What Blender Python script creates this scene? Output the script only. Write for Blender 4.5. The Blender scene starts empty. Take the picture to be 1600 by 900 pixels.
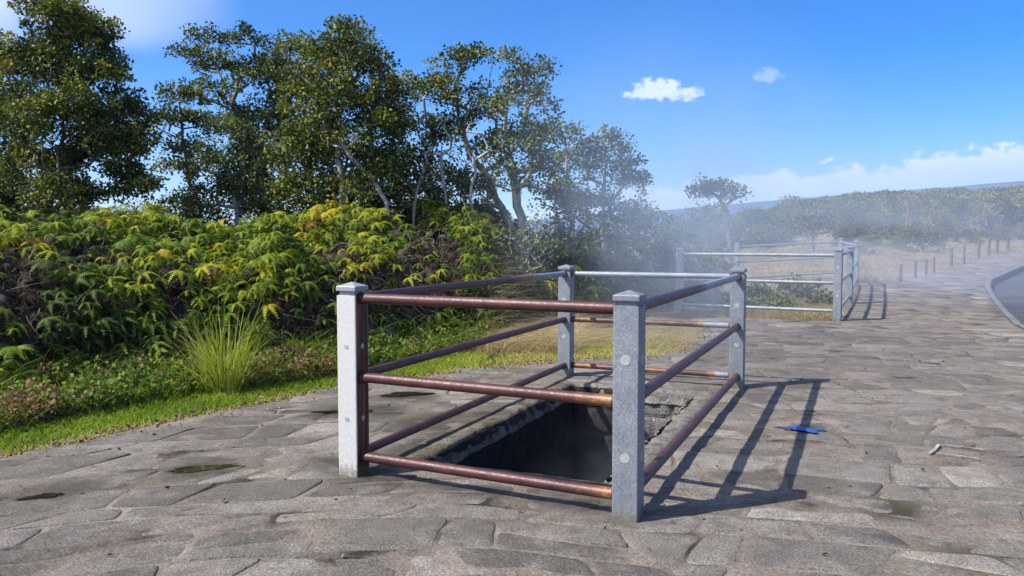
import bpy, math, random
import numpy as np
from mathutils import Vector, geometry
R=math.radians
rng=np.random.default_rng(7); random.seed(7)
S=bpy.context.scene; COL=S.collection
# ------------------------------------------------------------------ camera
PITCH=3.4; F=1244.0; H=1.325
cam=bpy.data.cameras.new('camera'); cam.lens=27.99; cam.sensor_width=36; cam.clip_start=.05; cam.clip_end=20000
co=bpy.data.objects.new('camera',cam); COL.objects.link(co)
co.location=(0,0,H); co.rotation_euler=(R(90-PITCH),0,0); S.camera=co
# ------------------------------------------------------------------ light
SUN_EL=47.0; SUN_AZ=math.atan2(-.92,-.37)      # direction to the sun in plan, from +Y clockwise (x,y)
sd=Vector((-.92,-.37,0)).normalized()
sunv=Vector((sd.x*math.cos(R(SUN_EL)),sd.y*math.cos(R(SUN_EL)),math.sin(R(SUN_EL))))
sl=bpy.data.lights.new('sun','SUN'); sl.energy=5.0; sl.angle=R(.53); sl.color=(1,.955,.88)
so=bpy.data.objects.new('sun',sl); COL.objects.link(so)
so.rotation_euler=(-sunv).to_track_quat('-Z','Y').to_euler()
S.view_settings.view_transform='Standard'; S.view_settings.look='None'
S.view_settings.exposure=0.78; S.view_settings.gamma=1
S.cycles.volume_step_rate=2.0; S.cycles.volume_max_steps=128; S.cycles.volume_bounces=2
S.cycles.transparent_max_bounces=12
# ------------------------------------------------------------------ node helpers
class NT:
    def __init__(s,t): s.t=t; s.n=t.nodes; s.l=t.links
    def new(s,k,**p):
        n=s.n.new(k)
        for a,b in p.items(): setattr(n,a,b)
        return n
    def lk(s,a,b): s.l.new(a,b)
    def val(s,sock,v):
        if isinstance(v,bpy.types.NodeSocket): s.lk(v,sock)
        else: sock.default_value=v
    def m(s,op,a,b=0.0,c=0.0,clamp=False):
        n=s.new('ShaderNodeMath',operation=op,use_clamp=clamp)
        s.val(n.inputs[0],a); s.val(n.inputs[1],b); s.val(n.inputs[2],c); return n.outputs[0]
    def noise(s,vec,scale,detail=4,rough=.55,dist=0):
        n=s.new('ShaderNodeTexNoise'); n.inputs['Scale'].default_value=scale; n.inputs['Detail'].default_value=detail
        n.inputs['Roughness'].default_value=rough; n.inputs['Distortion'].default_value=dist
        if vec is not None: s.lk(vec,n.inputs['Vector'])
        return n.outputs['Fac']
    def ss(s,x,a,b,lo=0.0,hi=1.0):
        n=s.new('ShaderNodeMapRange',interpolation_type='SMOOTHSTEP'); s.val(n.inputs['Value'],x)
        for k,v in zip(('From Min','From Max','To Min','To Max'),(a,b,lo,hi)): s.val(n.inputs[k],v)
        return n.outputs['Result']
    def ramp(s,x,stops):
        n=s.new('ShaderNodeValToRGB'); e=n.color_ramp.elements
        while len(e)<len(stops): e.new(.5)
        for i,(p,c) in enumerate(stops): e[i].position=p; e[i].color=(*c,1)
        s.lk(x,n.inputs[0]); return n.outputs[0]
    def mix(s,f,a,b,bt='MIX'):
        n=s.new('ShaderNodeMix',data_type='RGBA',blend_type=bt); s.val(n.inputs[0],f)
        for i,v in ((6,a),(7,b)):
            if isinstance(v,bpy.types.NodeSocket): s.lk(v,n.inputs[i])
            else: n.inputs[i].default_value=(*v,1)
        return n.outputs[2]
    def obj(s): return s.new('ShaderNodeTexCoord').outputs['Object']
    def attr(s,name,out='Fac'): return s.new('ShaderNodeAttribute',attribute_name=name).outputs[out]
    def bump(s,h,strength,dist=.01):
        n=s.new('ShaderNodeBump'); n.inputs['Strength'].default_value=strength; n.inputs['Distance'].default_value=dist
        s.lk(h,n.inputs['Height']); return n.outputs[0]
    def scale(s,vec,v):
        n=s.new('ShaderNodeMapping'); n.inputs['Scale'].default_value=v; s.lk(vec,n.inputs[0]); return n.outputs[0]
def mat(name,fn):
    m=bpy.data.materials.new(name); m.use_nodes=True; t=NT(m.node_tree); p=m.node_tree.nodes['Principled BSDF']
    fn(t,p); return m
def setp(t,p,**k):
    for a,v in k.items():
        s_=p.inputs[a.replace('_',' ')]
        if isinstance(v,bpy.types.NodeSocket): t.lk(v,s_)
        else: s_.default_value=(*v,1) if isinstance(v,tuple) else v
# ------------------------------------------------------------------ world: sky and clouds
W=bpy.data.worlds.new('World'); S.world=W; W.use_nodes=True
t=NT(W.node_tree); bg=W.node_tree.nodes['Background']; bg.inputs['Strength'].default_value=.115
sky=t.new('ShaderNodeTexSky',sky_type='NISHITA'); sky.sun_disc=False; sky.sun_elevation=R(SUN_EL)
sky.sun_rotation=math.atan2(sd.x,sd.y); sky.altitude=1200; sky.air_density=1.0; sky.dust_density=.15; sky.ozone_density=4.0
hs=t.new('ShaderNodeHueSaturation'); hs.inputs['Saturation'].default_value=1.5; hs.inputs['Hue'].default_value=.512; t.lk(sky.outputs[0],hs.inputs['Color'])
gen=t.new('ShaderNodeTexCoord').outputs['Generated']
sx=t.new('ShaderNodeSeparateXYZ'); t.lk(gen,sx.inputs[0])
az=t.m('ARCTAN2',sx.outputs[0],sx.outputs[1]); el=t.m('ARCSINE',sx.outputs[2])
def azel(px,py): return math.atan((px-800)/F), (376-py)/F
cmb=t.new('ShaderNodeCombineXYZ'); t.lk(az,cmb.inputs[0]); t.lk(t.m('MULTIPLY',el,1.5),cmb.inputs[1])
cv=cmb.outputs[0]
n1=t.noise(cv,22,6,.6); n2=t.noise(cv,70,5,.6); n3=t.noise(cv,5,5,.55)
def puff(px,py,rx,ry,hard=.5,soft=.45):
    a0,e0=azel(px,py)
    dx=t.m('DIVIDE',t.m('SUBTRACT',az,a0),rx/F); dy=t.m('DIVIDE',t.m('SUBTRACT',el,e0),ry/F)
    d=t.m('ADD',t.m('MULTIPLY',dx,dx),t.m('MULTIPLY',dy,dy))
    d=t.m('ADD',d,t.m('MULTIPLY',t.m('SUBTRACT',n2,.5),3.2)); d=t.m('ADD',d,t.m('MULTIPLY',t.m('SUBTRACT',n1,.5),2.0))
    return t.ss(d,1.15,.25,0,1)
mask=puff(1022,150,46,17)
mask=t.m('MAXIMUM',mask,t.m('MULTIPLY',puff(1062,157,32,13),.9))
mask=t.m('MAXIMUM',mask,t.m('MULTIPLY',puff(1197,136,24,11),.35))
# low bank of cumulus along the horizon on the right: top edge rises to the right, bulging
top=t.m('ADD',t.m('MULTIPLY',t.m('SUBTRACT',az,.165),.085),.068)
top=t.m('ADD',top,t.m('MULTIPLY',t.m('SUBTRACT',n1,.5),.055)); top=t.m('ADD',top,t.m('MULTIPLY',t.m('SUBTRACT',n2,.5),.036))
band=t.ss(t.m('SUBTRACT',top,el),-.001,.009)
low=t.m('MULTIPLY',t.ss(t.m('SUBTRACT',top,el),.010,.050,1,.30),t.ss(el,.02,.06,.6,1))
azm=t.ss(az,-.02,.14)
band=t.m('MULTIPLY',t.m('MULTIPLY',band,low),t.m('MULTIPLY',azm,t.ss(n1,.25,.5,.6,1)))
mask=t.m('MAXIMUM',mask,band)
# soft grey-white cloud at the upper left
a0,e0=azel(-30,-15)
q=t.m('ADD',t.m('DIVIDE',t.m('SUBTRACT',a0,az),.30),t.m('DIVIDE',t.m('SUBTRACT',el,.262),.06))
hi=t.m('MULTIPLY',t.ss(t.m('ADD',el,t.m('MULTIPLY',t.m('SUBTRACT',n3,.5),.10)),.212,.255),t.ss(t.m('ADD',az,t.m('MULTIPLY',n3,.1)),-.26,-.40))
lf=t.m('MULTIPLY',t.ss(t.m('ADD',az,t.m('MULTIPLY',n3,.12)),-.44,-.50),t.ss(el,.16,.26))
mask2=t.m('MAXIMUM',t.m('MULTIPLY',hi,.65),t.m('MULTIPLY',lf,.9))
c1=t.mix(t.m('MULTIPLY',mask,.8,clamp=True),hs.outputs[0],(6.6,6.9,7.4))
c2=t.mix(mask2,c1,(4.4,4.9,6.0))
t.lk(c2,bg.inputs['Color'])
# ------------------------------------------------------------------ geometry helpers
cp,sp=math.cos(R(PITCH)),math.sin(R(PITCH))
def ray(px,py):
    v=-(py-450)/F; return np.array([(px-800)/F, cp+v*sp, -sp+v*cp])
def at(px,py,Y):                     # the world point seen at a pixel at depth Y
    d=ray(px,py); k=Y/d[1]; return np.array([d[0]*k,Y,H+d[2]*k])
def sstep(x,a,b):
    q=np.clip((x-a)/(b-a),0,1); return q*q*(3-2*q)
def vnoise(x,y,s,seed=0):            # value noise, vectorised
    x=np.asarray(x)*s+seed*17.3; y=np.asarray(y)*s+seed*9.1
    xi=np.floor(x).astype(int); yi=np.floor(y).astype(int); fx=x-xi; fy=y-yi
    fx=fx*fx*(3-2*fx); fy=fy*fy*(3-2*fy)
    def h(a,b):
        n=(a*374761393+b*668265263+seed*1274126177)&0xffffffff; n=((n^(n>>13))*1274126177)&0xffffffff; return ((n^(n>>16))&0xffff)/65535.0
    return (h(xi,yi)*(1-fx)+h(xi+1,yi)*fx)*(1-fy)+(h(xi,yi+1)*(1-fx)+h(xi+1,yi+1)*fx)*fy
def fbm(x,y,s,seed=0,o=4):
    r=0;a=.5
    for i in range(o): r=r+a*vnoise(x,y,s*2**i,seed+i); a*=.5
    return r/(1-.5**o)
# terrain: flat near the camera, rising gently on the right, a wooded hill far off
def base_z(x,y):
    x=np.asarray(x,float); y=np.asarray(y,float); a=x/np.maximum(y,1)
    s=sstep(a,.2,.4)*(y>0)
    yy=np.maximum(y-14,0); rise=.035*np.where(yy<6,yy*yy/12,yy-3)*(1)
    rise=np.minimum(rise,3.0+.002*yy)
    hill=12.6*np.exp(-((np.maximum(np.abs(x-160)-26,0)/44)**2))*np.exp(-((y-300)/85)**2)
    hill2=8*np.exp(-((x-260)/70)**2)*np.exp(-((y-330)/70)**2)
    return rise*(s*.9+.1*sstep(y,30,80))+hill+hill2
FX=np.array([-400,0,100,300,420,560,700,770,830,900,1050,1085,1130,1300])
FYpx=[(0,655),(100,632),(300,603),(420,590),(560,573),(700,545)]
def gflat(px,py): d=ray(px,py); k=-H/d[2]; return d[0]*k,d[1]*k
_fy=[gflat(*p)[1] for p in FYpx]
FD=np.array([5.0,_fy[0],_fy[1],_fy[2],_fy[3],_fy[4],_fy[5],10.2,11.5,13.0,15.4,16.0,18,20])
FH=np.array([1.25,1.50,1.46,1.46,1.46,1.50,1.64,1.62,1.1,1.25,1.25,1.0,0,0])
def pxof(x,y): return 800+F*np.asarray(x)/np.maximum(np.asarray(y),.5)
def foot(x,y): return np.interp(pxof(x,y),FX,FD)
def mound(x,y):
    px=pxof(x,y); d=y-np.interp(px,FX,FD); Hh=np.interp(px,FX,FH)
    n=.70+.60*fbm(x,y,1.5,3)
    return np.where(y>2,Hh*(.62*sstep(d,-.05,.9)+.38*sstep(d,.5,2.8))*n*(1-.75*sstep(d,4.5,9)),0)
def gz(x,y): return base_z(x,y)+mound(x,y)*.72
def ground(px,py,off=0):
    d=ray(px,py); k0=2.0
    for k in np.concatenate([np.arange(2,60,.05),np.arange(60,900,1.0)]):
        if H+d[2]*k<base_z(d[0]*k,d[1]*k): return np.array([d[0]*k,d[1]*k,float(base_z(d[0]*k,d[1]*k))+off])
    return np.array([d[0]*200,d[1]*200,0])
# enclosure frame
CTR=np.array([.5644,5.7796]); ANG=R(-23.35); U=np.array([math.cos(ANG),math.sin(ANG)]); V=np.array([-U[1],U[0]]); HU,HV=.814,1.797
def E(u,v): return CTR+U*u+V*v
PU0,PU1,PV0,PV1=-.60,.565,-1.43,1.36
PIT=[E(PU0,PV0),E(PU1,PV0),E(PU1,PV1),E(PU0,PV1)]
def inpoly(x,y,P):
    x=np.asarray(x); y=np.asarray(y); r=np.zeros(x.shape,bool); n=len(P)
    for i in range(n):
        x1,y1=P[i];x2,y2=P[(i+1)%n]
        c=((y1>y)!=(y2>y)); xx=(x2-x1)*(y-y1)/((y2-y1) if y2!=y1 else 1e-9)+x1
        r^=c&(x<xx)
    return r
def inpit(x,y,g=0):
    p=np.stack([np.asarray(x)-CTR[0],np.asarray(y)-CTR[1]],-1); u=p@U; v=p@V
    return (u>PU0-g)&(u<PU1+g)&(v>PV0-g)&(v<PV1+g)
kerbpx=[(1640,560),(1600,512),(1575,488),(1556,465),(1546,448),(1548,437),(1570,428),(1600,415),(1640,402),(1700,388)]
kerb=[ground(*p)[:2] for p in kerbpx]
kerb=[np.array([6.6,8.2]),*kerb[1:]]
pavepx=[(0,717),(91,700),(200,675),(332,649),(440,628),(527,609),(574,600),(667,590),(760,577),(873,566),(960,562),(1020,558),(1068,551),(1096,535),(1112,518),(1100,506),(1045,500),(1110,497),(1170,499),(1240,501),(1310,503),(1318,490),(1327,477),(1338,455),(1342,442),(1408,444),(1486,418),(1545,405),(1600,394),(1660,384)]
pv=[ground(*p)[:2] for p in pavepx]
PAVE=[np.array([-5.2,-2.5]),np.array([-4.6,2.2])]+pv+[kerb[-1]+np.array([.2,.3])]+kerb[::-1][1:]+[np.array([6.0,4]),np.array([5.6,-2.5])]
ASPH=kerb+[np.array([60,60]),np.array([60,4])]
def new_mesh(name,v,f,mats=None,attrs=None,parent=None,smooth=True):
    me=bpy.data.meshes.new(name); v=np.asarray(v,np.float32)
    if isinstance(f,np.ndarray):
        me.vertices.add(len(v)); me.vertices.foreach_set('co',v.ravel()); k=f.shape[1]
        me.loops.add(f.size); me.loops.foreach_set('vertex_index',f.astype(np.int32).ravel())
        me.polygons.add(len(f)); me.polygons.foreach_set('loop_start',np.arange(0,f.size,k,dtype=np.int32)); me.update(calc_edges=True)
    else: me.from_pydata([tuple(map(float,q)) for q in v],[],f); me.update()
    me.polygons.foreach_set('use_smooth',np.full(len(me.polygons),smooth))
    for a,d in (attrs or {}).items():
        at_=me.attributes.new(a,'FLOAT','POINT'); at_.data.foreach_set('value',np.asarray(d,np.float32))
    me.validate()
    if mats: me.materials.append(mats)
    o=bpy.data.objects.new(name,me); COL.objects.link(o)
    if parent is not None: o.parent=parent
    return o
def tag(o,label=None,cat=None,group=None,kind=None):
    for k,v in (('label',label),('category',cat),('group',group),('kind',kind)):
        if v: o[k]=v
    return o
def empty(name,loc,label=None,cat=None,group=None,rz=0):
    o=bpy.data.objects.new(name,None); COL.objects.link(o); o.location=tuple(map(float,loc)); o.rotation_euler=(0,0,rz); o.empty_display_size=.1
    return tag(o,label,cat,group)
def unit(v): v=np.asarray(v,float); return v/(np.linalg.norm(v,axis=-1,keepdims=True)+1e-9)
def tube(pts,rad,n=8,cap=True):
    pts=np.asarray(pts,float); m=len(pts); rad=np.broadcast_to(rad,(m,)); vs=[];fs=[]
    tan=unit(np.gradient(pts,axis=0)); ref=np.array([0,0,1.]) if abs(tan[0][2])<.9 else np.array([1.,0,0])
    for i in range(m):
        a=unit(np.cross(tan[i],ref)); b=np.cross(tan[i],a); ref2=b
        for k in range(n):
            q=2*math.pi*k/n; vs.append(pts[i]+rad[i]*(a*math.cos(q)+b*math.sin(q)))
    for i in range(m-1):
        for k in range(n): fs.append((i*n+k,i*n+(k+1)%n,(i+1)*n+(k+1)%n,(i+1)*n+k))
    if cap: fs.append(tuple(range(n))[::-1]); fs.append(tuple(range((m-1)*n,m*n)))
    return vs,fs
class MB:
    def __init__(s): s.v=[];s.f=[];s.a=[]
    def add(s,vf,a=0.0):
        k=len(s.v); s.v+=list(vf[0]); s.f+=[tuple(i+k for i in f) for f in vf[1]]
        s.a+=list(np.broadcast_to(a,(len(vf[0]),)))
    def build(s,name,m,parent=None,smooth=False,an='val'): return new_mesh(name,np.array(s.v),s.f,m,{an:s.a},parent,smooth)
# ------------------------------------------------------------------ materials
def m_stone(t,p):
    o=t.obj(); v=t.attr('val'); w=t.attr('wet')
    big=t.noise(o,1.3,4); mid=t.noise(o,9,5,.6); fine=t.noise(o,95,4,.7); sp_=t.noise(o,210,2,.7)
    c=t.ramp(v,[(0,(.142,.126,.107)),(.35,(.202,.181,.154)),(.7,(.272,.244,.208)),(1,(.385,.347,.298))])
    c=t.mix(t.ss(big,.35,.7,0,.5),c,(.175,.145,.123),'MIX')
    c=t.mix(t.ss(mid,.35,.75,.0,.5),c,(.078,.073,.068))
    c=t.mix(t.ss(t.noise(o,4,5,.65),.48,.72,0,.6),c,(.32,.29,.255))
    c=t.mix(1.0,c,t.ramp(fine,[(.3,(.28,.28,.28)),(.46,(.85,.85,.85)),(.58,(1.15,1.13,1.1)),(.72,(2.1,2.1,2.1))]),'MULTIPLY')
    c=t.mix(t.ss(sp_,.58,.68,0,.7),c,(.03,.029,.028))
    c=t.mix(t.m('MULTIPLY',w,t.ss(mid,.25,.6,.6,1)),c,(.035,.028,.019))
    setp(t,p,Base_Color=c,Roughness=t.ss(w,0,1,.88,.45),Specular_IOR_Level=.3)
    hgt=t.m('ADD',t.m('MULTIPLY',fine,.7),t.m('MULTIPLY',mid,.8)); hgt=t.m('ADD',hgt,t.m('MULTIPLY',sp_,.35))
    t.lk(t.bump(hgt,1.0,.02),p.inputs['Normal'])
STONE=mat('lava_flagstone',m_stone)
def m_mortar(t,p):
    o=t.obj(); w=t.attr('wet'); a=t.noise(o,2.2,5,.6); b=t.noise(o,60,4,.6)
    c=t.ramp(a,[(.33,(.03,.026,.023)),(.42,(.13,.105,.085)),(.6,(.215,.178,.148)),(.85,(.30,.255,.215))])
    c=t.mix(1.0,c,t.ramp(b,[(.3,(.6,.6,.6)),(.7,(1.3,1.3,1.3))]),'MULTIPLY')
    c=t.mix(w,c,(.05,.045,.022))
    setp(t,p,Base_Color=c,Roughness=.9,Specular_IOR_Level=.2); t.lk(t.bump(t.m('ADD',b,a),.7,.015),p.inputs['Normal'])
MORTAR=mat('sandy_mortar',m_mortar)
def m_rim(t,p):
    o=t.obj(); w=t.attr('wet'); a=t.noise(o,4,6,.65); b=t.noise(o,70,4,.65); d=t.noise(o,13,5,.6)
    c=t.ramp(a,[(.3,(.06,.05,.035)),(.45,(.125,.105,.08)),(.6,(.19,.16,.13)),(.75,(.26,.235,.2))])
    c=t.mix(t.ss(w,.8,.1,0,.8),c,t.ramp(d,[(.35,(.09,.085,.078)),(.6,(.27,.25,.225))])); c=t.mix(t.m('MULTIPLY',w,t.ss(d,.45,.66)),c,(.075,.066,.02)); c=t.mix(t.ss(t.noise(o,7,4),.6,.72,0,.5),c,(.2,.10,.045))
    c=t.mix(1.0,c,t.ramp(b,[(.3,(.4,.4,.4)),(.5,(1,1,1)),(.75,(1.5,1.5,1.5))]),'MULTIPLY')
    setp(t,p,Base_Color=c,Roughness=.85,Specular_IOR_Level=.25); t.lk(t.bump(t.m('ADD',b,d),.9,.02),p.inputs['Normal'])
RIM=mat('mossy_concrete',m_rim)
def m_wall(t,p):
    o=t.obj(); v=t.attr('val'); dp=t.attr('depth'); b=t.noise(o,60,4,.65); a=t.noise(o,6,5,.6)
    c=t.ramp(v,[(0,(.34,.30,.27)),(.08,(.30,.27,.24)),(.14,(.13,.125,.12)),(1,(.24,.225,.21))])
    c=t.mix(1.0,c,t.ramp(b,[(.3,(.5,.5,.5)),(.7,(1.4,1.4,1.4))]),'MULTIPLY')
    c=t.mix(t.ss(t.m('ADD',dp,t.m('MULTIPLY',a,.25)),.35,.75,0,.93),c,(.014,.013,.012))  # blackens with depth: dark wet wall plus painted pit shade
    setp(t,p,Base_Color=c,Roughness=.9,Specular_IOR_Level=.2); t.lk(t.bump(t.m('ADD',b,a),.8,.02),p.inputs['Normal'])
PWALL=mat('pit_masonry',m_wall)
def m_soil(t,p):
    o=t.obj(); b=t.noise(o,25,5,.65); a=t.noise(o,.35,5,.6); g=t.attr('kind_')
    c=t.ramp(b,[(.3,(.018,.013,.008)),(.5,(.045,.034,.022)),(.75,(.10,.078,.05))])
    dry=t.ramp(t.noise(o,.5,6,.65),[(.3,(.09,.085,.035)),(.5,(.20,.155,.085)),(.7,(.33,.25,.16))])
    c=t.mix(g,c,dry)
    setp(t,p,Base_Color=c,Roughness=.95,Specular_IOR_Level=.1); t.lk(t.bump(b,.8,.04),p.inputs['Normal'])
SOIL=mat('soil',m_soil)
def m_asph(t,p):
    o=t.obj(); b=t.noise(o,70,3,.7); a=t.noise(o,.6,4)
    c=t.mix(t.ss(a,.35,.7,0,1),(.035,.036,.040),(.06,.06,.062)); c=t.mix(1.0,c,t.ramp(b,[(.3,(.6,.6,.6)),(.75,(1.6,1.6,1.6))]),'MULTIPLY')
    setp(t,p,Base_Color=c,Roughness=.85); t.lk(t.bump(b,.5,.01),p.inputs['Normal'])
ASPHALT=mat('asphalt',m_asph)
def m_galv(t,p):
    o=t.obj(); r=t.attr('rust'); vo=t.new('ShaderNodeTexVoronoi'); vo.inputs['Scale'].default_value=130; t.lk(o,vo.inputs['Vector'])
    a=t.noise(o,7,5,.6); b=t.noise(o,45,4,.6); f=t.noise(o,260,2,.6)
    c=t.ramp(t.m('ADD',t.m('MULTIPLY',vo.outputs['Color'],.35),t.m('MULTIPLY',a,.65)),[(.25,(.125,.142,.168)),(.5,(.195,.213,.242)),(.75,(.30,.318,.345))])
    c=t.mix(t.ss(f,.6,.75,0,.4),c,(.40,.42,.44))
    wh=t.attr('white'); c=t.mix(t.m('MULTIPLY',wh,t.ss(b,.2,.7,.75,1)),c,(.62,.61,.58))
    st=t.noise(t.scale(o,(30,30,1.6)),1.0,5,.6)
    rc=t.ramp(st,[(.35,(.018,.008,.007)),(.5,(.055,.018,.010)),(.60,(.17,.055,.015)),(.75,(.20,.14,.10))])
    k=t.ss(t.m('ADD',r,t.m('MULTIPLY',t.m('SUBTRACT',b,.5),.7)),.35,.6)
    c=t.mix(k,c,rc)
    zz=t.new('ShaderNodeSeparateXYZ'); t.lk(o,zz.inputs[0])
    c=t.mix(t.ss(t.m('ADD',zz.outputs[2],t.m('MULTIPLY',b,.12)),.15,.06,0,.75),c,(.13,.11,.05))
    setp(t,p,Base_Color=c,Metallic=.25,Roughness=.52,Specular_IOR_Level=.4); t.lk(t.bump(t.m('ADD',f,b),.22,.003),p.inputs['Normal'])
GALV=mat('galvanised_steel',m_galv)
def m_plug(t,p):
    o=t.obj(); b=t.noise(o,80,4,.6); c=t.ramp(b,[(.3,(.26,.28,.30)),(.7,(.42,.44,.45))]); setp(t,p,Base_Color=c,Metallic=.2,Roughness=.5)
PLUG=mat('zinc_plug',m_plug)
def m_rail(t,p):
    o=t.obj(); r=t.attr('rust'); a=t.noise(o,9,5,.65); b=t.noise(o,55,4,.65); f=t.noise(o,240,2,.6)
    rust=t.ramp(t.m('ADD',t.m('MULTIPLY',a,.75),t.m('MULTIPLY',b,.25)),[(.30,(.034,.013,.014)),(.45,(.058,.021,.021)),(.58,(.088,.030,.026)),(.72,(.15,.045,.018)),(.85,(.22,.085,.03))])
    g=t.ramp(a,[(.3,(.15,.175,.21)),(.7,(.28,.30,.33))])
    og=t.ramp(b,[(.35,(.19,.055,.016)),(.55,(.25,.115,.04)),(.7,(.26,.24,.17))])
    rr=t.m('ADD',r,t.m('MULTIPLY',t.m('SUBTRACT',t.noise(t.scale(o,(1,1,1)),5,5,.7),.5),.55))
    c=t.mix(t.ss(rr,.30,.42),g,og); c=t.mix(t.ss(rr,.5,.72),c,rust)
    setp(t,p,Base_Color=c,Metallic=.15,Roughness=t.ss(b,.3,.7,.36,.55),Specular_IOR_Level=.5); t.lk(t.bump(t.m('ADD',f,b),.3,.003),p.inputs['Normal'])
RAIL=mat('rusted_pipe',m_rail)
def leafmat(name,stops,rough=.45,trans=.25,spec=.4):
    def fn(t,p):
        v=t.attr('val'); c=t.ramp(v,stops)
        setp(t,p,Base_Color=c,Roughness=rough,Specular_IOR_Level=spec)
        tr=t.new('ShaderNodeBsdfTranslucent'); t.lk(t.mix(1.0,c,(1.5,1.7,.7),'MULTIPLY'),tr.inputs[0])
        mx=t.new('ShaderNodeMixShader'); mx.inputs[0].default_value=trans
        t.lk(p.outputs[0],mx.inputs[1]); t.lk(tr.outputs[0],mx.inputs[2]); t.lk(mx.outputs[0],t.n['Material Output'].inputs[0])
    return mat(name,fn)
LEAF=leafmat('tree_leaf',[(0,(.022,.038,.010)),(.35,(.058,.082,.015)),(.62,(.125,.150,.024)),(.82,(.23,.235,.038)),(.93,(.23,.17,.045)),(1,(.24,.08,.03))],.55,.14,.25)
LEAFL=leafmat('pale_leaf',[(0,(.045,.065,.018)),(.4,(.095,.12,.030)),(.8,(.17,.19,.045)),(1,(.24,.23,.065))],.6,.16,.25)
FERN=leafmat('fern_frond',[(0,(.018,.036,.006)),(.25,(.060,.105,.008)),(.46,(.125,.180,.008)),(.68,(.27,.285,.012)),(.88,(.42,.31,.016)),(1,(.30,.125,.02))],.6,.16,.2)
DEAD=leafmat('dead_frond',[(0,(.03,.02,.014)),(.5,(.09,.062,.045)),(.8,(.17,.135,.11)),(1,(.30,.26,.22))],.9,.05,.1)
GRASS=leafmat('grass_blade',[(0,(.06,.105,.010)),(.4,(.145,.225,.014)),(.7,(.26,.33,.025)),(.85,(.38,.36,.07)),(1,(.46,.36,.17))],.6,.3,.2)
DRY=leafmat('dry_grass_blade',[(0,(.13,.13,.045)),(.3,(.25,.19,.095)),(.7,(.40,.30,.18)),(1,(.52,.42,.28))],.8,.25,.1)
WEED=leafmat('weed_leaf',[(0,(.04,.07,.015)),(.4,(.10,.16,.025)),(.6,(.17,.21,.04)),(.75,(.20,.13,.07)),(.9,(.13,.05,.025)),(1,(.26,.19,.12))],.7,.25,.2)
def barkmat(name,dk,lt):
    def fn(t,p):
        o=t.obj(); a=t.noise(t.scale(o,(1,1,.4)),9,5,.65); b=t.noise(o,50,3,.6)
        c=t.ramp(a,[(.3,dk),(.5,tuple((x+y)/2 for x,y in zip(dk,lt))),(.68,lt)]); setp(t,p,Base_Color=c,Roughness=.9,Specular_IOR_Level=.15); t.lk(t.bump(t.m('ADD',a,b),.6,.02),p.inputs['Normal'])
    return mat(name,fn)
BARKD=barkmat('dark_bark',(.08,.07,.06),(.34,.31,.28)); BARKW=barkmat('pale_bark',(.17,.155,.14),(.50,.47,.43))
def m_wood(t,p):
    o=t.obj(); a=t.noise(t.scale(o,(20,20,2)),2,4); c=t.ramp(a,[(.3,(.05,.022,.018)),(.7,(.13,.06,.05))]); setp(t,p,Base_Color=c,Roughness=.85)
WOOD=mat('brown_wood',m_wood)
def m_pole(t,p): setp(t,p,Base_Color=(.13,.055,.045),Roughness=.7)
POLE=mat('red_pole',m_pole)
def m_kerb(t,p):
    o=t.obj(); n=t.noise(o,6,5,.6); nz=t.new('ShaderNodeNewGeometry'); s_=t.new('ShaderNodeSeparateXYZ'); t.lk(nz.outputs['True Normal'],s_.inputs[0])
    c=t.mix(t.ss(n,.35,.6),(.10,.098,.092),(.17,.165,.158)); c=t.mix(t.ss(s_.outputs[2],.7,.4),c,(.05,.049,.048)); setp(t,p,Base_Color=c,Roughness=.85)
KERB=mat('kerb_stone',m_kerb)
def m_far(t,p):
    o=t.obj(); n=t.noise(o,.006,5,.6); setp(t,p,Base_Color=t.mix(n,(.055,.085,.16),(.07,.10,.17)),Roughness=1,Specular_IOR_Level=0)  # blue of the hazy distance mixed into the slope colour
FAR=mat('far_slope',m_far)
def m_water(t,p):
    o=t.obj(); n=t.noise(o,3,3); setp(t,p,Base_Color=t.mix(t.ss(n,.4,.6),(.014,.012,.010),(.026,.021,.012)),Roughness=.04,Specular_IOR_Level=.5)
WATER=mat('puddle_water',m_water)
def m_paint(t,p):
    o=t.obj(); setp(t,p,Base_Color=t.mix(t.ss(t.noise(o,40,4),.42,.55),(.2,.19,.175),(.40,.39,.36)),Roughness=.7)
PAINT=mat('white_paint',m_paint)
# ------------------------------------------------------------------ terrain
def grid(xs,ys):
    X,Y=np.meshgrid(xs,ys); nx=len(xs); ny=len(ys)
    i=np.arange(nx-1)[None,:]+nx*np.arange(ny-1)[:,None]; f=np.stack([i,i+1,i+1+nx,i+nx],-1).reshape(-1,4)
    return X.ravel(),Y.ravel(),f
def axis(a,b,fine,ga,gb,ratio=1.18):
    c=list(np.arange(a,b+1e-6,fine)); s=fine
    while c[-1]<gb: s*=ratio; c.append(c[-1]+s)
    s=fine
    while c[0]>ga: s*=ratio; c.insert(0,c[0]-s)
    return np.array(c)
X,Y,f=grid(axis(-9,12,.2,-3500,3500),axis(-2,24,.2,-3500,3800))
Z=gz(X,Y)-.02
pin=inpoly(X,Y,PAVE); Z=np.where(pin,Z-.10,Z); Z=np.where(inpoly(X,Y,ASPH),Z-.30,Z)
Z+=np.where(~pin,.03*(fbm(X,Y,1.5,5)-.5),0)
bad=inpit(X,Y,.28)
f=f[~(bad[f].any(1))]
pp=pxof(X,Y)
kd=np.where((pp>880)&(Y>9),sstep(pp,860,1000)*(1-sstep(mound(X,Y),.1,.4)),0); kd=np.maximum(kd,(Y>30)*1.0)
tag(new_mesh('terrain',np.stack([X,Y,Z],1),f,SOIL,{'kind_':kd}),kind='structure')
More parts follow.
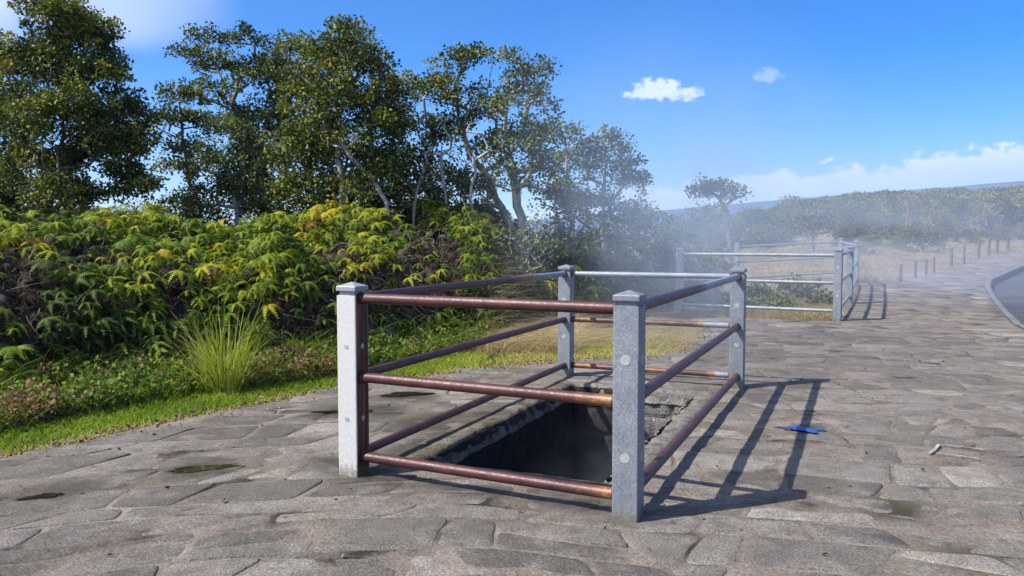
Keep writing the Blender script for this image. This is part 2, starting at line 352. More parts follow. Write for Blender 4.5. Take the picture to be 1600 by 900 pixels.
# asphalt parking bay
bx=np.array(ASPH); XA,YA,fa=grid(axis(5,30,.5,4,62),axis(3,40,.5,2,62))
okc=inpoly(XA[fa].mean(1),YA[fa].mean(1),[k+np.array([-.35,.0]) if i<len(kerb) else k for i,k in enumerate(ASPH)])
tag(new_mesh('road',np.stack([XA,YA,base_z(XA,YA)-.165],1),fa[okc],ASPHALT),kind='structure')
# kerb along the bay
kp=np.array(kerb); seg=[]
for i in range(len(kp)-1):
    n=max(2,int(np.linalg.norm(kp[i+1]-kp[i])/.3))
    for k in range(n): seg.append(kp[i]+(kp[i+1]-kp[i])*k/n)
seg=np.array(seg); 
for _ in range(6): seg[1:-1]=(seg[:-2]+2*seg[1:-1]+seg[2:])/4
tn=unit(np.gradient(seg,axis=0)); nr=np.stack([tn[:,1],-tn[:,0]],1)   # towards the asphalt
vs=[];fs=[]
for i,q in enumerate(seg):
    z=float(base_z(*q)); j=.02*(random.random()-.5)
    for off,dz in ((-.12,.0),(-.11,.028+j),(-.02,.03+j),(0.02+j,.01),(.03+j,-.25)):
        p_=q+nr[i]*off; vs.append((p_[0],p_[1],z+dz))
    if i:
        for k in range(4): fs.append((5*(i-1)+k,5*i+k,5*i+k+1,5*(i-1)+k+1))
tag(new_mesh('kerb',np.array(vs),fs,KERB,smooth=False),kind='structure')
# ------------------------------------------------------------------ paving
def wetness(x,y):
    p=np.stack([np.asarray(x)-CTR[0],np.asarray(y)-CTR[1]],-1); u=p@U; v=p@V
    w=0
    for (cx,cy,r) in WETS: w=np.maximum(w,1-sstep(np.hypot(x-cx,y-cy)+.25*(fbm(x,y,5,8)-.5),r*.35,r))
    front=(1-sstep(np.abs(v+HV-.02),.05,.22))*(1-sstep(np.abs(u+.1),.75,1.0)); left=(1-sstep(np.abs(u+HU-.02),.04,.2))*(1-sstep(np.abs(v+.4),1.2,1.7))
    edge=0
    return np.clip(np.maximum(w,np.maximum(front*.9,left*.8)*(fbm(x,y,3,2)>.35)),0,1)
WETS=[]
for px,py,r in ((310,735,.30),(70,775,.28),(120,765,.16),(535,645,.35),(600,640,.35),(640,618,.3),(500,650,.22),(560,735,.28),(520,720,.3),(440,640,.15),(690,650,.25),(1250,672,.16),(1385,793,.06),(1405,845,.075),(1460,882,.06),(985,822,.12),(1500,865,.12),(1250,820,.05),(640,665,.3)):
    g=gflat(px,py); WETS.append((g[0],g[1],r))
stv=[];stf=[];sta=[];stw=[]
def clip(poly,p,n):                      # keep the side where (q-p).n <= 0
    out=[];m=len(poly)
    for i in range(m):
        a=poly[i];b=poly[(i+1)%m]; da=(a-p)@n; db=(b-p)@n
        if da<=0: out.append(a)
        if da*db<0: out.append(a+(b-a)*da/(da-db))
    return out
def smoothn(x,k,seed): return vnoise(x,np.full(np.shape(x),k*7.31),1.0,seed)
def paving():
    ang=R(-8); ca,sa=math.cos(ang),math.sin(ang)
    def warp(q):
        q=np.atleast_2d(q); X_=q[:,0]*ca-q[:,1]*sa; Y_=q[:,0]*sa+q[:,1]*ca
        Y_=Y_+.27*np.minimum(X_,0)+.10*np.sin(X_*.9+Y_*.5)+.10*(fbm(X_,Y_,1.0,15)-.5)
        X_=X_+.14*np.sin(Y_*1.3)+.02*np.sin(Y_*3.1+X_)+.12*(fbm(X_,Y_,1.2,16)-.5)
        return np.column_stack([X_,Y_])
    rows=[-4.0]
    while rows[-1]<48: rows.append(rows[-1]+(rng.uniform(.21,.43) if rows[-1]<15 else rng.uniform(.35,.65)))
    A=.11
    def yl(i,x): return rows[i]+A*(fbm(np.asarray(x),np.full(np.shape(x),i*3.7),.8,33,3)-.5)*2
    cells=[]
    for i in range(len(rows)-1):
        x=-9+rng.uniform(0,.5); sl0=rng.normal(0,.04); far=rows[i]>15; hh=rows[i+1]-rows[i]
        while x<25:
            w=rng.uniform(.24,.66)*(1.0 if hh>.3 else 1.15) if not far else rng.uniform(.5,1.1); sl1=rng.normal(0,.04)
            x1=x+w; p=lambda X__,k: np.array([X__,float(yl(k,np.array([X__]))[0])])
            n=4; bot=[p(v_,i) for v_ in np.linspace(x+sl0,x1+sl1,n)]; top=[p(v_,i+1) for v_ in np.linspace(x1-sl1,x-sl0,n)]
            u_=rng.random()
            if u_<.22 and w>.42 and hh>.30:
                f0,f1_=rng.uniform(.3,.7,2); L0=bot[0]+(top[-1]-bot[0])*f0; R0=bot[-1]+(top[0]-bot[-1])*f1_
                cells.append(bot+[R0,L0]); cells.append([L0,R0]+top)
            elif u_<.30 and w>.4:
                a_=bot[1]; b_=top[1]; cells.append([bot[0],a_,b_,top[2],top[3]] if rng.random()<.5 else [bot[0],a_,b_,top[2],top[3]]); cells.append([a_,bot[2],bot[3],top[0],b_])
            else: cells.append(bot+top)
            x=x1; sl0=sl1
    cen=warp(np.array([np.mean(c,0) for c in cells])); ok=inpoly(cen[:,0],cen[:,1],PAVE)
    for ci in np.nonzero(ok)[0]:
        c=cen[ci]; C_=np.array(cells[ci]); st=.05 if c[1]<12 else .16; D_=[]
        for a_,b_ in zip(C_,np.roll(C_,-1,0)):
            m=max(1,int(np.linalg.norm(b_-a_)/st)); D_+= [a_+(b_-a_)*k/m for k in range(m)]
        Wp=warp(np.array(D_)); sgn=np.dot(Wp[:,0],np.roll(Wp[:,1],-1))-np.dot(Wp[:,1],np.roll(Wp[:,0],-1))
        if sgn<0: Wp=Wp[::-1]
        for _ in range(1): Wp=(np.roll(Wp,1,0)+2*Wp+np.roll(Wp,-1,0))/4
        tt=unit(np.roll(Wp,-1,0)-np.roll(Wp,1,0)); g=rng.uniform(.003,.012)
        gg=g*(.5+1.0*fbm(Wp[:,0],Wp[:,1],2.5,18))[:,None]; Wp=Wp+np.column_stack([-tt[:,1],tt[:,0]])*gg
        poly=list(Wp)
        pr=[((p_-CTR)@U,(p_-CTR)@V) for p_ in poly]; cu,cv_=(c-CTR)@U,(c-CTR)@V; G=.10
        d4=[PU0-G-cu,cu-PU1-G,PV0-G-cv_,cv_-PV1-G]; k=int(np.argmax(d4))
        if min(u for u,v in pr)<PU1+G and max(u for u,v in pr)>PU0-G and min(v for u,v in pr)<PV1+G and max(v for u,v in pr)>PV0-G:
            if k==0: poly=clip(poly,E(PU0-G,0),U)
            elif k==1: poly=clip(poly,E(PU1+G-.09,0),-U)
            elif k==2: poly=clip(poly,E(0,PV0-G),V)
            else: poly=clip(poly,E(0,PV1+G-.07),-V)
            if len(poly)<3: continue
        if c[0]>5:
            j=int(np.argmin(((seg-c)**2).sum(1)))
            if np.linalg.norm(seg[j]-c)<1.2: poly=clip(poly,seg[j]-nr[j]*.125,nr[j])
            if len(poly)<3: continue
        P=np.array(poly); area=.5*abs(np.dot(P[:,0],np.roll(P[:,1],1))-np.dot(P[:,1],np.roll(P[:,0],1)))
        if area<.006: continue
        step=.05 if c[1]<12 else .16
        Q=[]
        for a,b in zip(P,np.roll(P,-1,0)):
            m=max(1,int(np.linalg.norm(b-a)/step))
            for k in range(m): Q.append(a+(b-a)*k/m)
        Q=np.array(Q); cc=Q.mean(0); m=len(Q)
        if c[1]<14: Q=Q+.016*(np.stack([fbm(Q[:,0],Q[:,1],9,11),fbm(Q[:,0],Q[:,1],9,12)],1)-.5)
        hz=rng.uniform(.003,.010) if c[1]<14 else rng.uniform(.002,.008); tilt=rng.normal(0,.008,2); sh=rng.uniform(0,.10)
        val=np.clip(.45+.30*rng.normal()+.25*(fbm(c[0],c[1],.35,4)-.5),0,1)
        base=len(stv)
        rings=[(0,-.028),(.003,-.005),(.010,-.001),(.05,0.0)] if c[1]<14 else [(0,-.02),(.01,0)]
        vals=[]
        for off,dz in rings:
            d=unit(cc-Q); T=Q+d*off
            dz_=dz+hz+(T-cc)@tilt+.010*(fbm(T[:,0],T[:,1],2.4,21)-.5)+(.006*(fbm(T[:,0],T[:,1],12,22)-.5) if dz>-.02 else 0)
            z=base_z(T[:,0],T[:,1])+dz_
            stv.extend(np.column_stack([T,z])); 
            vals.append(T)
        stv.append(np.array([cc[0],cc[1],float(base_z(*cc))+hz+.003]))
        for r_ in range(len(rings)-1):
            for k in range(m):
                a=base+r_*m+k; b=base+r_*m+(k+1)%m; stf.append((a,b,b+m,a+m))
        l=base+(len(rings)-1)*m; ce=l+m
        for k in range(m): stf.append((l+k,l+(k+1)%m,ce))
        T=np.concatenate(vals+[cc[None]]); sta.extend([val]*len(T)); stw.extend(wetness(T[:,0],T[:,1])*.8)
paving()
tag(new_mesh('paving_stones',np.array(stv),stf,STONE,{'val':sta,'wet':stw},smooth=True),kind='structure')
# mortar bed
def cdt(outer,hole,xs,ys,spread=None):
    P=[];Ed=[]
    def ring(r,step):
        st=len(P)
        for a,b in zip(r,r[1:]+r[:1]):
            m=max(1,int(np.linalg.norm(np.array(b)-a)/step))
            for k in range(m): P.append(Vector(np.array(a)+(np.array(b)-a)*k/m))
        n=len(P)-st
        for k in range(n): Ed.append((st+k,st+(k+1)%n))
    ring(outer,.4)
    if hole: ring(hole,.3)
    for x in xs:
        for y in ys: P.append(Vector((x+.013*math.sin(7*y),y+.011*math.sin(5*x))))
    v,e,f,*_=geometry.delaunay_2d_cdt(P,Ed,[],0,1e-5)
    v=np.array([tuple(a) for a in v]); f=[t_ for t_ in f]
    c=np.array([v[list(t_)].mean(0) for t_ in f]); ok=inpoly(c[:,0],c[:,1],outer)
    if hole: ok&=~inpoly(c[:,0],c[:,1],hole)
    return v,[t_ for t_,o in zip(f,ok) if o]
hole=[E(PU0-.04,PV0-.04),E(PU1+.04,PV0-.04),E(PU1+.04,PV1+.04),E(PU0-.04,PV1+.04)]
v,f2=cdt(PAVE,hole,np.arange(-5,22,.3),np.arange(-2.4,44,.3))
tag(new_mesh('paving_bed',np.column_stack([v,base_z(v[:,0],v[:,1])+.0036+.009*(fbm(v[:,0],v[:,1],2.4,31)-.5)]),f2,MORTAR,{'wet':wetness(v[:,0],v[:,1])}),kind='structure')
# puddles and marks
def blob(name,px,py,rx,ry,rot,m,z=.012,seed=0,n=90):
    g=gflat(px,py); a=np.linspace(0,2*math.pi,n,endpoint=False); rr=1+.75*(fbm(np.cos(a)+5,np.sin(a)+5,1.6,seed)-.5)*2+.35*(fbm(np.cos(a)+5,np.sin(a)+5,9,seed+3)-.5)
    x=rx*rr*np.cos(a); y=ry*rr*np.sin(a); c,s_=math.cos(rot),math.sin(rot)
    vs=np.column_stack([g[0]+x*c-y*s_,g[1]+x*s_+y*c,np.full(n,z)]); vs=np.vstack([vs,[g[0],g[1],z]])
    return tag(new_mesh(name,vs,[(k,(k+1)%n,n) for k in range(n)],m,smooth=False),kind='structure')
blob('puddle',315,735,.20,.055,R(22),WATER,.0125,1); blob('puddle',70,778,.09,.04,R(30),WATER,.0125,2)
blob('puddle',533,645,.20,.07,R(10),WATER,.012,3); blob('puddle',630,618,.22,.09,R(5),WATER,.012,4)
blob('puddle',1252,673,.15,.06,R(-20),WATER,.0125,5)
BLUE=mat('blue_sliver',lambda t,p:setp(t,p,Base_Color=(.02,.065,.30),Roughness=.5))  # plain blue for the thin flat sliver laid over the puddle
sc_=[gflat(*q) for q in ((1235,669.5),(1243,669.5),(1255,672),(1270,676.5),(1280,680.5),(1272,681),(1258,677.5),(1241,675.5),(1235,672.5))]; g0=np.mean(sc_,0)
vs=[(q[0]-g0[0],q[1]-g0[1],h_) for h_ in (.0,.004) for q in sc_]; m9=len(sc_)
o=new_mesh('sliver_piece',np.array(vs),[tuple(range(m9,2*m9))]+[(k,(k+1)%m9,m9+(k+1)%m9,m9+k) for k in range(m9)],BLUE,smooth=False); o.location=(g0[0],g0[1],.018); tag(o,'small bright blue sliver lying in a dark hollow among the rail shadows','flat_sliver')
# ------------------------------------------------------------------ the steam vent pit
vent=empty('steam_vent_pit',(*CTR,0),'deep stone-lined rectangular steam vent hole sunk in the flagstones inside the rusty railing','steam vent')
def loc(o):  # child meshes are written in world coordinates
    o.matrix_parent_inverse=vent.matrix_world.inverted() if False else o.matrix_parent_inverse
    return o
def worley(u,v,seed,su,sv):
    u=u/su; v=v/sv; ui=np.floor(u).astype(int); vi=np.floor(v).astype(int); f1=np.full(u.shape,9.); f2_=np.full(u.shape,9.); idd=np.zeros(u.shape)
    for a in (-1,0,1):
        for b in (-1,0,1):
            r1=vnoise((ui+a).astype(float)+.0,(vi+b).astype(float)+.0,1,seed); r2=vnoise((ui+a).astype(float),(vi+b).astype(float),1,seed+5); r3=vnoise((ui+a).astype(float),(vi+b).astype(float),1,seed+9)
            off=.5*((vi+b)%2)
            dx=np.abs(ui+a+off+.2+.6*r1-u); dy=np.abs(vi+b+.2+.6*r2-v); d=(dx**3+dy**3)**(1/3)
            n=d<f1; f2_=np.where(n,f1,np.minimum(f2_,d)); idd=np.where(n,r3,idd); f1=np.where(n,d,f1)
    return f1,f2_,idd
def pitwall(p0,p1,nrm,seed,wall_shade=0.0):
    L=np.linalg.norm(p1-p0); us=np.arange(0,L+.01,.02); us[-1]=L; zs=np.concatenate([np.arange(0,.9,.02),np.arange(.9,2.61,.1)])
    Ug,Zg,f=grid(us,zs); f1,f2_,idd=worley(Ug,Zg,seed,.30,.20)
    e=np.clip((f2_-f1)/.22,0,1); bulge=(.022 if wall_shade>.3 else .045)*e**.5*(.5+idd)+.02*fbm(Ug,Zg,14,seed)
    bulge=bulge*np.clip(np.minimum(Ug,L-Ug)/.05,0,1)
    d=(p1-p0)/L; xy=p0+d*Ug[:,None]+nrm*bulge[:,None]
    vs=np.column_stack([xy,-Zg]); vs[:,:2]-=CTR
    o=new_mesh('wall',vs,f,PWALL,{'val':np.where(e<.25,.04,.15+.85*idd),'depth':Zg+wall_shade+(.6*(1-sstep(Ug,.35,.75)) if seed==3 else 0)},vent); return o  # extra depth paints shade on whole walls and the back wall's left part
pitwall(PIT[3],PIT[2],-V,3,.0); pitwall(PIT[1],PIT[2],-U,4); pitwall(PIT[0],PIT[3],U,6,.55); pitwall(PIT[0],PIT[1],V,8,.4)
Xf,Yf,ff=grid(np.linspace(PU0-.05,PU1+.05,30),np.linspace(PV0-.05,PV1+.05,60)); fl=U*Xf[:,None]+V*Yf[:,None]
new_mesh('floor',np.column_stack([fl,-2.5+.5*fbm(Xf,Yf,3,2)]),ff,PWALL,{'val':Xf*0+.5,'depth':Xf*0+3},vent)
# rim: a concrete border round the hole with an uneven lip
def rim():
    us=[];N=0
    prof=[(-.05,-.10),(-.015,-.02),(-.002,.012),(.02,.018),(.07,.019),(.125,.012),(.16,-.03)]
    # walk round the hole; offset outward by profile value
    pts=[]
    cs=[(PU0,PV0),(PU1,PV0),(PU1,PV1),(PU0,PV1)]
    for i in range(4):
        a=np.array(cs[i]);b=np.array(cs[(i+1)%4]); n=int(np.linalg.norm(b-a)/.03)
        for k in range(n): pts.append((a+(b-a)*k/n,i))
    vs=[];fs=[];wt=[];m=len(prof); nn=len(pts); cen=np.array([(PU0+PU1)/2,(PV0+PV1)/2])
    for (q,i) in pts:
        sc=np.array([max(abs(q[0]-cen[0]),1e-6),max(abs(q[1]-cen[1]),1e-6)])
        outw=[np.array([0,-1.]),np.array([1.,0]),np.array([0,1.]),np.array([-1.,0])][i]
        a=np.array(cs[i]);b=np.array(cs[(i+1)%4]);Ls=np.linalg.norm(b-a); s_=np.linalg.norm(q-a)/Ls
        prev=[np.array([-1.,0]),np.array([0,-1.]),np.array([1.,0]),np.array([0,1.])][i]; nxt=[np.array([1.,0]),np.array([0,1.]),np.array([-1.,0]),np.array([0,-1.])][i]
        along=(b-a)/Ls*(2*s_-1)
        wob=.05*(fbm(q[0]*1.0,q[1]*1.0,6,40)-.5)+.03*(fbm(q[0],q[1],22,41)-.5)
        for k,(o_,z) in enumerate(prof):
            o2=o_+(wob*(1.6 if i in (1,2) else .8) if k<3 else wob*.3)
            p_=q+outw*o2+along*o_
            w=E(*p_)-CTR; zz=z+.012*(fbm(p_[0],p_[1],9,43)-.5)+(.012*(fbm(p_[0],p_[1],4,44)-.5) if k>1 else 0)
            vs.append((w[0],w[1],zz)); wt.append(1.0 if i in (0,3) else .15)
    for j in range(nn):
        for k in range(m-1): fs.append((j*m+k,((j+1)%nn)*m+k,((j+1)%nn)*m+k+1,j*m+k+1))
    new_mesh('rim',np.array(vs),fs,RIM,{'wet':wt},vent)
rim()
# ------------------------------------------------------------------ railing enclosures
def box(c,d,hx,hy,z0,z1):             # c centre, d axis direction
    n=np.array([-d[1],d[0]]); return [c+d*a*hx+n*b*hy for a,b in((-1,-1),(1,-1),(1,1),(-1,1))],z0,z1
def post(parent,xy,ang,Hh,w=.063,rust=None,white=0,pr_=.021,plugs=((0,.33),(0,.75)),z0=0.0,lean=0):
    # xy relative to the parent; origin of part at its foot
    bev=.008
    ring=[]
    for (sx_,sy) in ((-1,-1),(1,-1),(1,1),(-1,1)):
        cx,cy=sx_*(w-bev),sy*(w-bev); a0=math.atan2(sy,sx_)-math.pi/4
        for k in range(4): ring.append((cx+bev*math.cos(a0+k*math.pi/6),cy+bev*math.sin(a0+k*math.pi/6)))
    ring=np.array(ring); n=len(ring); zs=np.concatenate([[-.15],np.linspace(0,Hh-.078,26)]); vs=[];fs=[];ru=[];wh=[]
    for z in zs:
        for (x,y) in ring:
            vs.append((x,y,z)); r_=0
            if rust=='right' and x>w-.0008: r_=.85
            elif rust=='right': r_=-.2
            elif rust=='low': r_=.30*(z<.12)
            ru.append(r_); wh.append(white)
    m=len(zs)
    for i in range(m-1):
        for k in range(n): fs.append((i*n+k,i*n+(k+1)%n,(i+1)*n+(k+1)%n,(i+1)*n+k))
    fs.append(tuple(range((m-1)*n,m*n)))
    o=new_mesh('post',np.array(vs),fs,GALV,{'rust':ru,'white':wh},parent,smooth=False)
    o.location=(xy[0],xy[1],z0); o.rotation_euler=(0,0,ang)
    # neck and cap
    vs=[];fs=[]; zc=Hh-.078
    prof=[(.80,zc-.001),(.80,zc+.0245),(1.04,zc+.025),(1.05,zc+.028),(1.05,zc+.048),(1.0,zc+.052),(.06,zc+.073)]
    for (sc,z) in prof:
        for (x,y) in ring: vs.append((x*sc,y*sc,z))
    m=len(prof)
    for i in range(m-1):
        for k in range(n): fs.append((i*n+k,i*n+(k+1)%n,(i+1)*n+(k+1)%n,(i+1)*n+k))
    fs.append(tuple(range((m-1)*n,m*n)))
    new_mesh('post_cap',np.array(vs),fs,GALV,{'rust':[0]*len(vs),'white':[white*.3]*len(vs)},o,smooth=False)
    for face in (0,1):
        for (_,h_) in plugs:
            v,f=tube([(0,0,0),(0,0,.0018),(0,0,.0024)],[pr_,pr_,pr_*.9],20)
            v=np.array(v); 
            if face==0: P=np.column_stack([v[:,0],-w-v[:,2]+.0005,v[:,1]+h_*Hh])
            else: P=np.column_stack([w+v[:,2]-.0005,v[:,0],v[:,1]+h_*Hh])
            new_mesh('bolt_plug',P,f,PLUG,None,o,smooth=False)
    return o
def rail(parent,a,b,z,r,rustf,za=0,zb=0,name='rail'):
    a=np.array([*a,z+za]);b=np.array([*b,z+zb]); L=np.linalg.norm(b-a); n=48
    k=np.linspace(0,1,n)[:,None]; pts=a+(b-a)*k
    v,f=tube(pts,r,20,cap=True); ru=np.repeat([rustf(float(q)) for q in k[:,0]],20)
    me=new_mesh(name,np.array(v),f,RAIL,{'rust':ru},parent,smooth=True); return me
enc=empty('railing_enclosure',(*CTR,0),'near four-post rail barrier with rust-brown pipes around the open steam vent','railing',)
hts=(.112,.562,1.005)
cor={'A':(-HU,-HV),'B':(HU,-HV),'C':(HU,HV),'D':(-HU,HV)}
def el_(u,v): return U*u+V*v
CP={k:el_(*v) for k,v in cor.items()}; CP['B']=np.array(gflat(981,811))-CTR
post(enc,CP['A'],ANG,1.10,rust='right',white=.9,pr_=.015,plugs=((0,.30),(0,.67)))
post(enc,CP['B'],ANG,1.10,rust='low',pr_=.024,plugs=((0,.28),(0,.70)))
post(enc,CP['C'],ANG,1.10,plugs=((0,.36),(0,.68)))
post(enc,CP['D'],ANG,1.10,plugs=((0,.36),(0,.68)))
I=.035
def rl(a,b,z,rad,fn):
    a,b=CP[a],CP[b]; d_=unit(b-a); o_=rail(enc,a+d_*I,b-d_*I,z,rad,fn)
    for e_,q in ((a,1),(b,-1)):
        c_=e_+d_*q*.060; e2=c_+d_*q*.014; v_,f_=tube([(*c_,z),(*e2,z),(*(c_+d_*q*.017),z)],[rad*1.2,rad*1.2,rad*1.02],20)
        new_mesh('hole_ring',np.array(v_),f_,GALV,{'rust':[.75]*len(v_),'white':[0]*len(v_)},o_,smooth=False)  # dark ring added in place of the shaded hole round the pipe end
for j,z in enumerate(hts):
    rl('A','B',z,.029,[lambda q:.95-(.42*sstep(q,.70,1.0)),lambda q:.95-.45*sstep(q,.72,1.0),lambda q:1.0-.22*sstep(q,.9,1)][j])
    rl('A','D',z,.027,[lambda q:.98-.15*q,lambda q:1.0-.22*sstep(q,.5,.9),lambda q:1.0-.75*sstep(q,.45,.85)][j])
    rl('B','C',z,.029,[lambda q:1.0-.35*sstep(q,.75,1),lambda q:1.0-.15*q,lambda q:1.0-1.1*sstep(q,.35,.65)][j])
    rl('D','C',z,.026,[lambda q:.62-.5*sstep(q,.85,.95),lambda q:.66-.6*sstep(q,.78,.88),lambda q:.0][j])
# rings above stand in for the dark holes where pipes enter the posts
# second enclosure
FL=np.array(gflat(1061.5,490)); FR=np.array(gflat(1308,502)); R2=np.array(gflat(1326.5,476)); R3=np.array(gflat(1337,454.5)); BR=np.array([9.72,23.6]); BL=np.array([6.55,23.2])
for q in (FL,FR,R2,R3,BR,BL): q[:]=q
o2=(FL+BR)/2
enc2=empty('railing_enclosure',(*o2,0),'far blue-grey galvanised rail barrier standing in drifting steam beside the bushes','railing')
d=unit(FR-FL); a2=math.atan2(d[1],d[0])
P6=[FL,FR,R2,R3,BR,BL]
def bz(q): return float(base_z(q[0],q[1]))
for i,q in enumerate(P6): post(enc2,q-o2,a2,1.21,w=.062,plugs=((0,.35),(0,.74)) if i in(1,3) else ((0,.74),),z0=bz(q))
for a,b in ((FL,FR),(FR,R2),(R2,R3),(R3,BR),(BR,BL)):
    for z in (.17,.63,1.085):
        dd=unit(b-a); rail(enc2,a+dd*.04-o2,b-dd*.04-o2,z,.029,lambda q:-.1,bz(a),bz(b))
# ------------------------------------------------------------------ bollards, sign pole
def bollard(i,px,pb,pt,wpx,label):
    g=ground(px,pb); Y=g[1]; top=at(px,pt,Y)[2]-g[2]; w=wpx/F*Y/2
    vs,fs=tube([(0,0,-.2),(0,0,top*.5),(0,0,top-.03),(0,0,top)],[w,w*.97,w*.95,w*.75],10)
    o=new_mesh('wooden_bollard',np.array(vs),fs,WOOD,smooth=False); o.location=tuple(g); tag(o,label,'bollard','brown wooden bollards along the path')
bl=[(1407,441,412,5),(1430,434,406.5,4.2),(1447,428.5,404.5,4),(1459,424,401.5,3.6),(1486,416.5,386.5,5),(1506,411.5,383.5,4.4),(1529,403.5,376,4.4),(1545,401,375,4),(1558,396,372,4),(1575,391,371,4.5)]
nm=['nearest brown wooden bollard, leftmost of the row on the dry grass','second bollard from the left on the dry grass','third bollard from the left, short and brown','fourth bollard from the left, faint in the steam','tall brown bollard where the second run begins beside the path','brown bollard second in the farther run beside the path','brown bollard third in the farther run beside the path','brown bollard fourth in the farther run beside the path','brown bollard fifth in the farther run beside the path','farthest stubby brown bollard at the right end of the row']
for i,(px,pb,pt,w) in enumerate(bl): bollard(i,px,pb,pt,w,nm[i])
g=np.array([.4955*62,62.,0]); g[2]=bz(g); Yp=62; tp=at(1416,317,Yp)[2]; wv,wf=tube([(g[0],Yp,g[2]-.3),(g[0],Yp,tp)],.11,8)
tag(new_mesh('red_pole',np.array(wv),wf,POLE,smooth=False),'tall thin reddish-brown pole standing before the far trees','pole')
# white painted outline on the flagstones
mb=MB()
def stripe(pxs,w):
    P=[np.array(gflat(*p)) for p in pxs]; Q=[]
    for a,b in zip(P,P[1:]):
        for k in range(6): Q.append(a+(b-a)*k/6)
    Q.append(P[-1]); Q=np.array(Q); tt=unit(np.gradient(Q,axis=0)); nn_=np.stack([-tt[:,1],tt[:,0]],1); vs=[];fs=[]
    for i,q in enumerate(Q):
        ww=w*(.5+.9*fbm(q[0],q[1],14,3)); 
        for s_ in(-1,1): p_=q+nn_[i]*ww*s_; vs.append((p_[0],p_[1],.0235))
        if i: fs.append((2*i-2,2*i-1,2*i+1,2*i))
    mb.add((vs,fs))
stripe([(1537,708),(1500,703),(1467,699)],.006); stripe([(1467,699),(1462,706),(1452,713)],.009); stripe([(1462,713),(1495,717),(1530,722)],.005); 
tag(mb.build('paint_mark',PAINT),'faded white painted outline around one flagstone in the right foreground','paint mark')
# ------------------------------------------------------------------ foliage building blocks
def rand_rot(n,r=rng):
    q=r.normal(size=(n,4)); q/=np.linalg.norm(q,axis=1,keepdims=True); w,x,y,z=q.T
    return np.stack([np.stack([1-2*(y*y+z*z),2*(x*y-z*w),2*(x*z+y*w)],-1),np.stack([2*(x*y+z*w),1-2*(x*x+z*z),2*(y*z-x*w)],-1),np.stack([2*(x*z-y*w),2*(y*z+x*w),1-2*(x*x+y*y)],-1)],1)
def leaves(c,out,size,val,r=rng):      # rhombic folded leaves; out = preferred direction
    n=len(c); d=unit(out+r.normal(0,.75,(n,3))); s_=unit(np.cross(d,r.normal(size=(n,3)))); u=np.cross(s_,d)
    L=(size*r.uniform(.7,1.3,n))[:,None]; w=L*.36
    v=np.stack([c,c+d*L*.45+s_*w+u*L*.08,c+d*L,c+d*L*.45-s_*w+u*L*.08],1).reshape(-1,3)
    f=np.arange(4*n).reshape(-1,4); return v,f,np.repeat(val,4)
def skeleton(trunk,lobes,seed,step=.28,crook=.12):
    r=np.random.default_rng(seed); P=[];par=[];chains=[]
    tr=np.array(trunk,float); pts=[tr[0]]
    for a,b in zip(tr,tr[1:]):
        m=max(2,int(np.linalg.norm(b-a)/.22))
        for k in range(1,m+1): pts.append(a+(b-a)*k/m)
    pts=np.array(pts); ww=np.sin(np.linspace(0,math.pi,len(pts)))[:,None]
    for _ in range(2): pts[1:-1]=(pts[:-2]+pts[1:-1]*2+pts[2:])/4
    pts=pts+r.normal(0,.03,pts.shape)*ww
    for i,q in enumerate(pts): P.append(q); par.append(i-1)
    chains.append(list(range(len(pts))))
    at_=[]
    for (c,rad,n) in lobes:
        d=unit(r.normal(size=(n,3))); d[:,2]=np.where(d[:,2]<-.55,-d[:,2]*.5,d[:,2]); q=r.uniform(.25,1,n)**.45
        at_.append(np.array(c)+d*q[:,None]*np.array(rad))
    A=np.concatenate(at_); mid=pts[len(pts)//3]; A=A[np.argsort(np.linalg.norm(A-mid,axis=1))]; tips=[]
    for a in A:
        N=np.array(P); dist=np.linalg.norm(N-a,axis=1); cost=dist+1.1*np.maximum(0,N[:,2]-a[2]+.05)+.15*(np.arange(len(N))<len(pts)*.3)*2
        j=int(np.argmin(cost)); n=P[j]; L=dist[j]; m=max(1,int(L/step)); c=n+(a-n)*.5+np.array([0,0,-.10*L])+r.normal(0,crook,3)*L
        ch=[j]
        for k in range(1,m+1):
            s_=k/m; q=n*(1-s_)**2+2*c*s_*(1-s_)+a*s_*s_; 
            if k<m: q=q+r.normal(0,.025,3)
            P.append(q); par.append(ch[-1]); ch.append(len(P)-1)
        chains.append(ch); tips.append(len(P)-1)
    P=np.array(P); rad=np.zeros(len(P)); cnt=np.zeros(len(P)); cnt[tips]=1
    for i in range(len(P)-1,0,-1):
        if cnt[i]==0: cnt[i]=.5
        cnt[par[i]]+=cnt[i]
    return P,par,chains,tips,cnt
